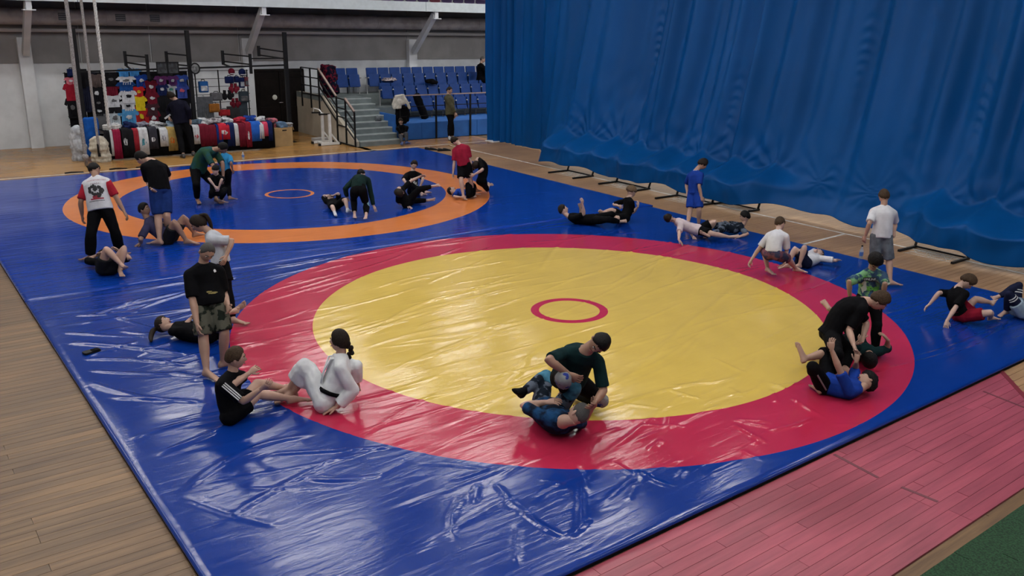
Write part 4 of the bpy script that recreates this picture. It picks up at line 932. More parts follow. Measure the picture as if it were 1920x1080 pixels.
# joints of every person, in metres in the hall
POSE_ROWS = {
 'grey_man': (1.620, (-0.763,-4.699,0.893), (-0.89,-4.691,1.256), (-0.836,-4.652,1.408), (0.818,-0.043,-0.574), (0.132,0.991,0.022), (0.132,0.991,0.022), (-0.837,-4.533,1.168), (-0.88,-4.854,1.161), (-0.741,-4.617,0.864), (-0.763,-4.783,0.86), (-0.796,-4.511,0.893), (-0.721,-4.887,0.899), (-0.567,-4.553,0.824), (-0.578,-4.901,0.672), (-0.414,-4.581,0.777), (-0.491,-4.909,0.536), (-0.556,-4.622,0.513), (-0.613,-4.84,0.489), (-0.629,-4.645,0.14), (-0.448,-4.886,0.14), (-0.633,-4.581,0.07), (-0.273,-4.813,0.07)),
 'hip_girl': (1.520, (-2.417,-4.026,0.84), (-2.533,-4.084,1.209), (-2.606,-4.204,1.329), (-0.321,-0.754,-0.574), (0.884,-0.43,0.185), (0.954,-0.183,0.239), (-2.371,-4.136,1.151), (-2.64,-4.005,1.094), (-2.333,-4.036,0.83), (-2.484,-4.007,0.792), (-2.269,-3.896,1.134), (-2.824,-4.036,0.911), (-2.183,-4.019,0.963), (-2.759,-4.157,0.729), (-2.126,-4.101,0.848), (-2.716,-4.238,0.607), (-2.172,-4.034,0.475), (-2.498,-4.015,0.42), (-2.006,-4.051,0.14), (-2.286,-4.082,0.14), (-1.934,-3.968,0.069), (-2.413,-4.188,0.069)),
 'lying_girl': (1.500, (-1.57,-4.501,0.17), (-1.992,-4.78,0.2), (-2.167,-4.872,0.2), (0.199,0.611,0.766), (-0.58,0.814,-0.018), (-0.58,0.814,-0.018), (-2.004,-4.608,0.192), (-1.83,-4.853,0.197), (-1.59,-4.421,0.167), (-1.5,-4.548,0.17), (-1.819,-4.789,0.186), (-1.702,-4.628,0.192), (-1.911,-4.612,0.292), (-1.507,-4.648,0.301), (-1.972,-4.495,0.362), (-1.376,-4.662,0.374), (-1.363,-4.414,0.456), (-1.645,-4.283,0.379), (-1.604,-4.164,0.398), (-1.314,-4.333,0.489), (-1.472,-4.085,0.505), (-1.433,-4.192,0.455)),
 'stripe_boy': (1.500, (0.749,-4.995,0.16), (0.708,-4.96,0.563), (0.718,-4.924,0.706), (0.309,0.947,-0.087), (-0.594,0.796,-0.116), (-0.662,0.74,-0.118), (0.628,-4.849,0.457), (0.807,-5.088,0.491), (0.7,-4.94,0.121), (0.804,-5.056,0.139), (0.821,-5.02,0.467), (0.976,-4.963,0.342), (0.76,-4.814,0.534), (1.086,-4.824,0.48), (0.719,-4.677,0.579), (1.159,-4.732,0.573), (0.535,-4.667,0.303), (0.71,-4.722,0.261), (0.471,-4.356,0.15), (0.757,-4.394,0.14), (0.339,-4.237,0.09), (0.782,-4.216,0.086)),
 'gi_girl': (1.580, (0.999,-4.138,0.18), (1.006,-3.936,0.598), (0.98,-3.937,0.751), (-0.799,-0.601,0), (0.959,-0.264,0.099), (0.934,-0.334,0.129), (1.156,-4.019,0.528), (0.853,-3.936,0.497), (1.075,-4.179,0.162), (0.922,-4.125,0.141), (1.234,-3.924,0.286), (1.09,-3.804,0.477), (1.19,-4.097,0.13), (1.003,-3.773,0.259), (1.127,-4.215,0.075), (0.945,-3.751,0.113), (0.815,-4.217,0.446), (0.796,-4.258,0.482), (0.64,-4.334,0.14), (0.603,-4.357,0.18), (0.639,-4.526,0.091), (0.526,-4.462,0.07)),
 'kneel_man': (1.750, (2.737,-2.285,0.56), (2.972,-2.291,0.92), (3.106,-2.239,1.028), (0.239,-0.784,-0.574), (0.482,0.837,-0.259), (0.361,0.913,-0.189), (2.999,-2.143,0.786), (2.83,-2.436,0.877), (2.751,-2.201,0.513), (2.685,-2.368,0.548), (3.09,-2.139,0.5), (2.928,-2.719,0.908), (3.223,-2.365,0.492), (3.005,-2.529,0.744), (3.312,-2.516,0.487), (3.119,-2.417,0.672), (2.805,-1.892,0.222), (3.015,-2.59,0.708), (2.405,-1.902,0.13), (2.762,-2.387,0.454), (2.209,-1.987,0.08), (2.632,-2.301,0.301)),
 'buzz_man': (1.720, (2.616,-2.444,0.18), (3.071,-2.626,0.3), (3.18,-2.536,0.393), (-0.965,0.051,0.259), (-0.5,-0.84,0.21), (-0.451,-0.884,0.125), (2.892,-2.733,0.312), (3.064,-2.444,0.239), (2.545,-2.511,0.183), (2.625,-2.352,0.161), (2.597,-2.757,0.319), (2.896,-2.242,0.102), (2.807,-2.631,0.4), (3.037,-2.24,0.319), (2.947,-2.547,0.454), (3.131,-2.238,0.463), (2.307,-2.243,0.405), (2.876,-2.335,0.499), (2.41,-2.631,0.362), (2.566,-2.25,0.254), (2.51,-2.772,0.49), (2.675,-2.435,0.263)),
 'bent_boy': (1.620, (3.478,1.097,0.546), (3.669,1.385,0.938), (3.803,1.469,0.959), (0.6,0.374,-0.707), (-0.733,0.67,-0.114), (-0.733,0.67,-0.114), (3.515,1.44,0.847), (3.752,1.222,0.884), (3.405,1.135,0.513), (3.528,1.022,0.532), (3.651,1.53,0.621), (3.695,1.097,0.642), (3.744,1.327,0.523), (3.865,0.955,0.542), (3.805,1.192,0.458), (3.979,0.861,0.476), (3.535,1.427,0.276), (3.801,0.742,0.464), (3.694,1.109,0.14), (3.683,0.903,0.14), (3.746,1.276,0.07), (3.715,1.083,0.07)),
 'curly_boy': (1.500, (3.837,0.558,0.17), (4.164,0.691,0.193), (4.142,0.837,0.23), (-0.656,-0.264,0.707), (0.441,-0.897,-0.04), (0.453,-0.89,-0.048), (4.147,0.523,0.181), (4.015,0.792,0.193), (3.844,0.478,0.164), (3.774,0.617,0.172), (4.024,0.464,0.416), (3.887,1.009,0.248), (3.928,0.42,0.628), (3.973,0.868,0.401), (3.893,0.443,0.772), (3.949,0.905,0.544), (3.846,0.233,0.439), (3.594,0.855,0.387), (3.829,0.417,0.138), (3.544,0.506,0.378), (3.675,0.521,0.114), (3.438,0.562,0.522)),
 'teal_boy': (1.500, (3.242,1.978,0.17), (3.647,1.675,0.2), (3.758,1.511,0.209), (-0.475,0.155,0.866), (-0.562,-0.827,-0.023), (-0.552,-0.833,-0.029), (3.491,1.605,0.191), (3.66,1.853,0.198), (3.175,1.931,0.166), (3.261,2.061,0.17), (3.626,1.433,0.328), (3.635,2.109,0.171), (3.529,1.636,0.334), (3.702,1.97,0.335), (3.556,1.724,0.452), (3.615,1.91,0.442), (3.193,1.52,0.145), (2.957,2.214,0.309), (3.217,1.126,0.148), (2.878,1.937,0.512), (3.178,0.945,0.176), (2.731,2.05,0.54)),
 'print_boy': (1.420, (3.344,2.047,0.798), (3.35,2.007,1.131), (3.4,1.966,1.27), (0.365,-0.341,-0.866), (0.549,0.832,0.082), (0.549,0.832,0.082), (3.427,2.135,1.058), (3.271,1.899,1.035), (3.384,2.112,0.776), (3.303,1.989,0.764), (3.579,1.947,1.029), (3.28,1.655,1.028), (3.529,2.028,0.838), (3.273,1.721,0.826), (3.495,2.082,0.712), (3.268,1.765,0.691), (3.512,2.007,0.47), (3.392,1.823,0.472), (3.553,1.977,0.14), (3.377,1.857,0.14), (3.532,2.114,0.069), (3.291,1.855,0.069)),
 'white_back': (1.529, (1.723,4.956,0.849), (1.642,5.055,1.282), (1.607,5.08,1.432), (-0.74,0.579,-0.342), (-0.653,-0.756,0.045), (-0.653,-0.756,0.045), (1.559,4.919,1.2), (1.758,5.15,1.187), (1.676,4.889,0.823), (1.78,5.009,0.816), (1.629,4.721,1.042), (1.717,5.33,0.999), (1.568,4.756,0.824), (1.81,5.168,0.867), (1.527,4.779,0.678), (1.872,5.059,0.779), (1.692,4.907,0.449), (1.853,5.052,0.451), (1.812,4.769,0.14), (1.989,4.935,0.14), (1.68,4.856,0.07), (2.064,5.075,0.07)),
 'crouch_boy': (1.420, (0.619,3.728,0.48), (0.526,3.927,0.802), (0.482,4.006,0.908), (-0.031,0.906,-0.423), (-0.959,-0.268,-0.096), (-0.97,-0.205,-0.132), (0.41,3.845,0.718), (0.682,3.921,0.745), (0.554,3.698,0.447), (0.697,3.728,0.466), (0.329,3.728,0.501), (0.69,3.97,0.506), (0.264,3.637,0.305), (0.737,3.877,0.32), (0.254,3.567,0.182), (0.69,3.777,0.23), (0.285,3.919,0.448), (0.681,4.056,0.352), (0.412,3.892,0.14), (0.657,4.313,0.14), (0.577,3.852,0.091), (0.773,4.426,0.069)),
 'white_lying': (1.350, (0.514,4.737,0.16), (0.437,5.188,0.175), (0.373,5.354,0.177), (-0.402,0.131,0.906), (0.991,0.136,0.01), (0.991,0.136,0.01), (0.584,5.126,0.174), (0.316,5.09,0.171), (0.588,4.72,0.16), (0.449,4.7,0.158), (0.799,5.214,0.175), (0.502,5.069,0.309), (0.732,5.402,0.14), (0.386,5.188,0.194), (0.688,5.527,0.116), (0.309,5.268,0.117), (0.431,4.554,0.4), (0.577,4.61,0.45), (0.445,4.373,0.14), (0.558,4.543,0.14), (0.387,4.222,0.091), (0.494,4.425,0.068)),
 'pale_boy': (1.400, (-1.921,4.787,0.22), (-2.196,4.436,0.384), (-2.236,4.283,0.449), (0.913,0.368,-0.174), (-0.763,0.644,0.051), (-0.827,0.553,-0.106), (-2.255,4.589,0.362), (-2.041,4.408,0.348), (-1.965,4.848,0.203), (-1.845,4.768,0.218), (-2.131,4.723,0.205), (-1.883,4.213,0.249), (-1.953,4.654,0.117), (-1.733,4.05,0.17), (-1.835,4.608,0.075), (-1.658,4.093,0.075), (-1.77,5.064,0.384), (-1.503,4.743,0.228), (-1.924,5.018,0.097), (-1.366,5.035,0.16), (-1.838,4.868,0.122), (-1.215,5.095,0.224)),
 'pattern_boy': (1.350, (-1.829,5.469,0.22), (-1.635,5.721,0.239), (-1.632,5.771,0.407), (-0.672,-0.72,-0.174), (0.804,-0.594,-0.009), (0.793,-0.609,0.001), (-1.576,5.577,0.233), (-1.793,5.737,0.235), (-1.79,5.405,0.218), (-1.901,5.49,0.218), (-1.36,5.557,0.15), (-1.806,5.508,0.271), (-1.481,5.419,0.081), (-1.997,5.574,0.256), (-1.562,5.326,0.075), (-2.124,5.618,0.245), (-1.689,5.049,0.193), (-1.936,5.162,0.243), (-1.601,4.704,0.189), (-2.202,5.058,0.105), (-1.724,4.613,0.26), (-2.145,4.94,0.211)),
 'blue_boy': (1.410, (-2.584,5.355,0.788), (-2.673,5.429,1.188), (-2.607,5.54,1.32), (0.385,0.723,-0.574), (-0.981,-0.069,-0.182), (-0.981,-0.069,-0.182), (-2.793,5.404,1.081), (-2.516,5.424,1.132), (-2.65,5.345,0.747), (-2.506,5.355,0.774), (-2.911,5.45,0.874), (-2.45,5.309,0.929), (-2.781,5.347,0.743), (-2.381,5.325,0.73), (-2.694,5.278,0.656), (-2.335,5.335,0.597), (-2.566,5.223,0.433), (-2.381,5.284,0.46), (-2.479,5.087,0.14), (-2.428,5.353,0.14), (-2.537,5.245,0.087), (-2.43,5.502,0.069)),
 'black_lying': (1.450, (-3.872,3.821,0.17), (-4.204,3.461,0.209), (-4.311,3.401,0.33), (0.281,0.862,0.423), (-0.729,0.685,0.007), (-0.735,0.678,0), (-4.251,3.624,0.203), (-4.04,3.425,0.201), (-3.908,3.894,0.168), (-3.797,3.791,0.168), (-4.271,3.866,0.146), (-3.917,3.621,0.294), (-4.24,3.788,0.347), (-3.91,3.561,0.503), (-4.22,3.736,0.481), (-3.905,3.521,0.642), (-3.651,4.112,0.281), (-3.458,3.87,0.239), (-3.722,4.418,0.15), (-3.485,4.198,0.15), (-3.714,4.58,0.231), (-3.317,4.166,0.21)),
 'black_sitting': (1.400, (-3.726,4.551,0.17), (-3.767,4.67,0.539), (-3.752,4.746,0.663), (-0.368,-0.865,-0.342), (0.987,-0.101,0.127), (0.95,-0.261,0.169), (-3.62,4.63,0.478), (-3.896,4.658,0.442), (-3.654,4.523,0.156), (-3.792,4.561,0.131), (-3.619,4.684,0.243), (-4.104,4.576,0.351), (-3.486,4.682,0.405), (-3.898,4.535,0.36), (-3.508,4.717,0.539), (-3.76,4.508,0.367), (-3.584,4.191,0.208), (-3.8,4.278,0.324), (-3.908,4.164,0.255), (-4.11,4.283,0.216), (-3.857,4.009,0.318), (-4.005,4.153,0.268)),
 'red_shorts': (1.350, (3.49,4.23,0.17), (3.371,4.243,0.52), (3.446,4.345,0.608), (0.514,0.386,-0.766), (-0.906,0.316,-0.283), (-0.873,0.401,-0.276), (3.275,4.282,0.405), (3.519,4.197,0.481), (3.437,4.257,0.125), (3.559,4.201,0.164), (3.215,4.061,0.441), (3.497,4.008,0.304), (3.148,3.976,0.269), (3.492,3.842,0.149), (3.103,3.88,0.186), (3.509,3.804,0.075), (3.593,4.366,0.395), (3.857,4.272,0.288), (3.686,4.658,0.313), (3.757,4.534,0.14), (3.642,4.819,0.336), (3.795,4.696,0.114)),
 'pads_boy': (1.400, (3.917,5.075,0.18), (4.072,5.51,0.2), (4.138,5.629,0.222), (-0.394,0.308,0.866), (0.933,-0.359,0.009), (0.933,-0.359,0.009), (4.174,5.381,0.198), (3.913,5.481,0.195), (3.975,5.023,0.179), (3.839,5.075,0.178), (4.193,5.112,0.212), (3.85,5.713,0.214), (4.216,4.879,0.238), (3.85,5.504,0.236), (4.23,4.741,0.253), (3.849,5.365,0.252), (3.814,4.862,0.436), (3.792,5.179,0.502), (3.762,4.995,0.14), (3.626,4.957,0.324), (3.748,4.833,0.076), (3.661,4.792,0.37)),
 'red_tee': (1.479, (-7.571,3.142,0.823), (-7.723,3.139,1.232), (-7.813,3.068,1.321), (-0.611,0.199,-0.766), (-0.74,-0.625,-0.249), (-0.74,-0.625,-0.249), (-7.801,3.047,1.112), (-7.583,3.232,1.185), (-7.617,3.094,0.776), (-7.503,3.19,0.814), (-7.75,2.996,0.85), (-7.528,3.274,0.933), (-7.71,2.937,0.624), (-7.489,3.298,0.71), (-7.685,2.9,0.483), (-7.463,3.313,0.565), (-7.441,2.98,0.481), (-7.439,3.235,0.46), (-7.372,2.992,0.14), (-7.518,3.345,0.14), (-7.212,2.944,0.069), (-7.379,3.309,0.069)),
 'kneel_print': (1.450, (-7.319,3.443,0.48), (-7.433,3.433,0.948), (-7.355,3.313,0.82), (-0.211,-0.269,-0.94), (0.967,-0.148,0.207), (0.967,-0.148,0.207), (-7.272,3.413,0.893), (-7.552,3.456,0.833), (-7.239,3.433,0.467), (-7.385,3.455,0.436), (-7.089,3.324,0.749), (-7.715,3.442,0.644), (-7.221,3.192,0.638), (-7.631,3.247,0.596), (-7.309,3.104,0.564), (-7.575,3.117,0.564), (-7.475,3.654,0.287), (-7.658,3.71,0.299), (-7.7,3.881,0.13), (-7.919,3.966,0.188), (-7.723,3.932,0.302), (-7.824,4.111,0.243)),
 'lying_blue': (1.300, (-7.428,3.199,0.17), (-7.747,3.062,0.18), (-7.864,2.994,0.18), (0.07,0.495,0.866), (-0.444,0.896,-0.014), (-0.444,0.896,-0.014), (-7.733,3.209,0.176), (-7.618,2.976,0.18), (-7.434,3.27,0.168), (-7.374,3.149,0.17), (-7.951,3.186,0.13), (-7.475,2.811,0.132), (-7.829,3.288,0.243), (-7.296,2.886,0.14), (-7.747,3.356,0.318), (-7.176,2.936,0.145), (-7.653,3.438,0.326), (-7.539,3.252,0.422), (-7.786,3.641,0.14), (-7.505,3.365,0.14), (-7.814,3.762,0.068), (-7.515,3.501,0.068)),
 'sit_print': (1.420, (-8.418,2.314,0.17), (-8.534,2.362,0.59), (-8.532,2.398,0.734), (0.865,-0.368,-0.342), (0.315,0.949,-0.02), (-0.006,0.995,-0.103), (-8.467,2.487,0.506), (-8.556,2.218,0.511), (-8.411,2.384,0.135), (-8.41,2.237,0.15), (-8.228,2.461,0.461), (-8.403,2.043,0.436), (-8.257,2.389,0.263), (-8.279,2.127,0.285), (-8.276,2.341,0.13), (-8.197,2.184,0.184), (-8.146,2.172,0.21), (-8.175,2.105,0.37), (-8.204,2.495,0.15), (-8.026,2.307,0.15), (-8.252,2.664,0.125), (-8.118,2.452,0.106)),
 'reach_boy': (1.450, (-7.312,1.499,0.18), (-7.334,1.342,0.483), (-7.177,1.265,0.434), (0.454,0.853,-0.259), (-0.588,0.75,0.303), (-0.656,0.702,0.276), (-7.414,1.49,0.45), (-7.243,1.273,0.362), (-7.359,1.565,0.175), (-7.26,1.459,0.133), (-7.43,1.689,0.601), (-7.382,1.337,0.165), (-7.34,1.864,0.693), (-7.214,1.468,0.12), (-7.261,1.98,0.73), (-7.133,1.519,0.075), (-7.238,1.774,0.436), (-7.468,1.747,0.147), (-7.233,2.113,0.471), (-7.383,2.077,0.14), (-7.287,2.286,0.461), (-7.439,2.249,0.14)),
 'green_bend': (1.500, (-6.953,0.222,0.621), (-7.294,0.447,0.806), (-7.434,0.523,0.844), (-0.506,0.396,-0.766), (-0.585,-0.809,-0.058), (-0.585,-0.809,-0.058), (-7.313,0.281,0.76), (-7.138,0.523,0.778), (-6.976,0.144,0.604), (-6.884,0.27,0.613), (-7.263,0.073,0.616), (-7.064,0.541,0.499), (-7.358,0.155,0.429), (-6.984,0.552,0.26), (-7.421,0.21,0.305), (-6.915,0.58,0.13), (-7.25,0.245,0.381), (-7.008,0.403,0.293), (-7.015,0.14,0.14), (-6.72,0.25,0.16), (-6.865,0.063,0.069), (-6.565,0.152,0.124)),
 'knees_up': (1.300, (-7.902,0.116,0.16), (-8.322,0.249,0.16), (-8.488,0.293,0.166), (0.567,-0.302,0.766), (0.31,0.951,0), (0.31,0.951,0), (-8.208,0.349,0.16), (-8.288,0.102,0.16), (-7.856,0.172,0.16), (-7.898,0.044,0.16), (-8.108,0.313,0.357), (-8.49,0.135,0.251), (-8.284,0.276,0.282), (-8.301,0.115,0.296), (-8.402,0.251,0.232), (-8.176,0.101,0.326), (-7.587,0.221,0.323), (-7.601,-0.066,0.191), (-7.359,0.154,0.13), (-7.315,-0.154,0.13), (-7.394,0.231,0.068), (-7.248,-0.172,0.068)),
 'big_man': (1.800, (-10.237,-1.901,0.774), (-10.003,-1.616,1.184), (-9.821,-1.496,1.239), (0.478,0.43,-0.766), (-0.576,0.796,-0.186), (-0.625,0.767,-0.146), (-10.153,-1.529,1.07), (-9.945,-1.815,1.137), (-10.311,-1.848,0.733), (-10.194,-1.991,0.76), (-9.9,-1.495,0.894), (-9.715,-1.757,0.884), (-9.852,-1.521,0.63), (-9.508,-1.724,0.666), (-9.819,-1.538,0.454), (-9.385,-1.704,0.536), (-10.206,-1.6,0.383), (-9.858,-2.092,0.494), (-9.876,-1.703,0.14), (-10.083,-2.036,0.14), (-9.664,-1.66,0.075), (-9.879,-2.056,0.071)),
 'crouched_child': (1.250, (-9.352,-1.852,0.41), (-9.392,-1.811,0.752), (-9.344,-1.83,0.869), (-0.726,0.472,-0.5), (0.151,0.984,-0.09), (0.151,0.984,-0.09), (-9.364,-1.696,0.667), (-9.402,-1.943,0.69), (-9.339,-1.791,0.379), (-9.359,-1.919,0.391), (-9.165,-1.777,0.682), (-9.203,-2.021,0.715), (-9.217,-1.835,0.512), (-9.147,-1.933,0.559), (-9.252,-1.873,0.398), (-9.109,-1.873,0.456), (-9.57,-1.59,0.388), (-9.679,-1.848,0.29), (-9.699,-1.679,0.14), (-9.98,-1.782,0.174), (-9.627,-1.591,0.068), (-10.05,-1.782,0.068)),
 'sky_tee': (1.259, (-10.019,-1.419,0.712), (-10.112,-1.371,1.069), (-10.15,-1.364,1.187), (-0.8,0.426,-0.423), (-0.725,-0.684,-0.087), (-0.725,-0.684,-0.087), (-10.184,-1.467,0.986), (-10.002,-1.295,1.007), (-10.06,-1.467,0.683), (-9.965,-1.377,0.694), (-9.998,-1.516,0.886), (-9.822,-1.34,0.895), (-10.095,-1.473,0.73), (-9.897,-1.291,0.729), (-10.16,-1.444,0.625), (-9.946,-1.258,0.618), (-10.036,-1.491,0.376), (-10.017,-1.377,0.39), (-9.88,-1.578,0.14), (-9.863,-1.418,0.14), (-9.953,-1.625,0.068), (-9.871,-1.359,0.068)),
 'navy_shorts': (1.797, (-7.07,-3.526,0.986), (-7.317,-3.536,1.457), (-7.449,-3.679,1.507), (-0.57,-0.512,-0.643), (0.244,-0.965,0.094), (0.312,-0.942,0.126), (-7.223,-3.707,1.378), (-7.311,-3.361,1.344), (-7.024,-3.613,0.966), (-7.082,-3.437,0.942), (-7.264,-3.652,1.077), (-7.512,-3.249,1.138), (-7,-3.671,1.028), (-7.317,-3.364,0.992), (-6.824,-3.685,0.996), (-7.187,-3.441,0.895), (-6.897,-3.646,0.545), (-6.884,-3.501,0.555), (-6.755,-3.694,0.15), (-7.002,-3.476,0.15), (-6.914,-3.82,0.071), (-7.209,-3.512,0.072)),
 'grin_man': (1.650, (-6.872,-3.51,0.17), (-7.033,-3.788,0.51), (-7.079,-3.811,0.664), (0.659,0.706,0.259), (-0.71,0.68,0.182), (-0.751,0.645,0.142), (-7.116,-3.617,0.468), (-6.881,-3.841,0.408), (-6.925,-3.435,0.158), (-6.796,-3.546,0.134), (-7.34,-3.504,0.336), (-6.737,-4.005,0.226), (-7.093,-3.489,0.321), (-6.95,-3.954,0.11), (-6.929,-3.479,0.312), (-6.952,-4.026,0.075), (-6.854,-3.229,0.499), (-6.619,-3.459,0.487), (-6.905,-3.048,0.16), (-6.546,-3.301,0.14), (-6.976,-2.89,0.07), (-6.456,-3.143,0.07)),
 'back_print': (1.674, (-6.36,-4.64,0.924), (-6.542,-4.623,1.383), (-6.665,-4.6,1.491), (-0.548,0.609,-0.574), (-0.587,-0.79,-0.18), (-0.587,-0.79,-0.18), (-6.603,-4.759,1.26), (-6.407,-4.494,1.32), (-6.399,-4.71,0.877), (-6.297,-4.572,0.908), (-6.525,-4.886,1.014), (-6.288,-4.4,1.073), (-6.585,-4.879,0.771), (-6.174,-4.332,0.857), (-6.625,-4.874,0.608), (-6.1,-4.286,0.715), (-6.231,-4.847,0.529), (-6.206,-4.491,0.517), (-6.269,-4.893,0.14), (-6.302,-4.432,0.14), (-6.384,-4.963,0.07), (-6.405,-4.327,0.07)),
 'bare_knees': (1.500, (-5.371,-4.827,0.17), (-5.876,-4.765,0.179), (-6.04,-4.736,0.19), (0.567,-0.302,0.766), (0.17,0.985,0.007), (0.17,0.985,0.007), (-5.762,-4.628,0.178), (-5.813,-4.924,0.176), (-5.328,-4.753,0.17), (-5.355,-4.907,0.169), (-5.585,-4.445,0.22), (-6.062,-4.987,0.155), (-5.756,-4.558,0.313), (-5.916,-4.849,0.256), (-5.87,-4.634,0.374), (-5.818,-4.757,0.323), (-5.234,-4.589,0.485), (-5.222,-4.841,0.505), (-5.158,-4.702,0.16), (-4.993,-4.696,0.28), (-4.994,-4.714,0.07), (-5.158,-4.637,0.215)),
 'vendor': (1.880, (-17.276,-0.21,0.972), (-17.497,-0.218,1.554), (-17.612,-0.314,1.661), (-0.906,-0.031,-0.423), (-0.491,-0.854,-0.175), (-0.42,-0.895,-0.152), (-17.549,-0.377,1.415), (-17.364,-0.056,1.481), (-17.304,-0.297,0.921), (-17.222,-0.122,0.951), (-17.819,-0.387,1.238), (-17.095,-0.019,1.306), (-17.599,-0.434,1.067), (-17.149,0.008,1.03), (-17.453,-0.466,0.953), (-17.184,0.025,0.847), (-17.031,-0.352,0.487), (-17.124,-0.061,0.505), (-16.752,-0.381,0.08), (-17.008,-0.032,0.08), (-16.961,-0.381,0.012), (-17.181,0.07,0.012)),
 'seated_child': (1.300, (-16.491,6.526,0.28), (-16.544,6.512,0.582), (-16.547,6.497,0.709), (0.829,-0.442,-0.342), (0.455,0.884,0.11), (0.455,0.884,0.11), (-16.471,6.63,0.519), (-16.59,6.4,0.491), (-16.456,6.587,0.262), (-16.517,6.468,0.247), (-16.258,6.564,0.531), (-16.396,6.289,0.489), (-16.297,6.519,0.346), (-16.338,6.393,0.334), (-16.323,6.488,0.222), (-16.3,6.463,0.231), (-16.169,6.476,0.344), (-16.236,6.319,0.264), (-16.03,6.411,0.08), (-16.007,6.235,0.08), (-16.042,6.472,0.008), (-15.904,6.15,0.008)),
 'olive_boy': (1.750, (-16.632,8.453,0.908), (-16.799,8.497,1.457), (-16.817,8.549,1.62), (0.836,0.521,-0.174), (0.484,-0.854,0.192), (0.484,-0.854,0.192), (-16.684,8.339,1.391), (-16.853,8.638,1.323), (-16.578,8.372,0.892), (-16.666,8.528,0.857), (-16.548,8.43,1.127), (-16.711,8.602,1.057), (-16.425,8.524,0.905), (-16.58,8.585,0.827), (-16.346,8.584,0.761), (-16.493,8.575,0.676), (-16.429,8.391,0.49), (-16.537,8.385,0.459), (-16.44,8.419,0.08), (-16.392,8.264,0.08), (-16.363,8.525,0.011), (-16.19,8.201,0.025)),
 'top_man': (1.750, (-19.651,11.756,1.72), (-19.798,11.835,2.29), (-19.79,11.932,2.477), (0.463,0.869,-0.174), (0.893,-0.373,0.251), (0.893,-0.373,0.251), (-19.615,11.756,2.233), (-19.928,11.886,2.145), (-19.561,11.718,1.709), (-19.724,11.785,1.664), (-19.338,11.749,2.116), (-19.654,11.943,2.034), (-19.352,11.967,1.97), (-19.528,12.089,1.856), (-19.361,12.112,1.872), (-19.445,12.186,1.737), (-19.246,12.008,1.693), (-19.408,12.075,1.644), (-19.093,11.958,1.315), (-19.253,12.028,1.267), (-18.949,12.111,1.253), (-19.109,12.18,1.205)),
}
POSE_KEYS = ['pelvis', 'neck', 'head', 'face', 'sx', 'hx'] + [j + s for j in ('sh', 'hip', 'el', 'wr', 'ti', 'kn', 'an', 'to') for s in ('L', 'R')]
POSE = {n: {'H': r[0], 'J': dict(zip(POSE_KEYS, r[1:]))} for n, r in POSE_ROWS.items()}
# ---------------------------------------------------------------- people
def V3(p): return Vector(p)
BODY = [(-.135, .040, .040), (-.08, .076, .056), (0, .092, .064), (.12, .090, .062), (.35, .077, .054), (.58, .088, .062), (.74, .094, .064), (.86, .080, .053), (.94, .050, .042), (1.03, .034, .036)]
def shirt_sec(hem):
    return [(hem, .099, .072), (max(hem + .06, .0), .098, .071), (.2, .093, .066), (.4, .089, .064), (.58, .093, .066), (.74, .097, .067), (.86, .082, .057), (.94, .056, .047), (1.0, .041, .042)]
ARM = [(0, .034), (.25, .033), (.6, .029), (.9, .0245), (1.05, .0245), (1.3, .0265), (1.65, .021), (2.0, .0168)]
LEG = [(0, .056), (.3, .053), (.65, .044), (.92, .0355), (1.05, .0355), (1.3, .0375), (1.6, .029), (1.9, .0215), (2.0, .0215)]
def interp(tab, t):
    for (a, x), (b, y) in zip(tab[:-1], tab[1:]):
        if a <= t <= b: return x + (y - x) * (t - a) / (b - a)
    return tab[-1][1] if t > tab[-1][0] else tab[0][1]
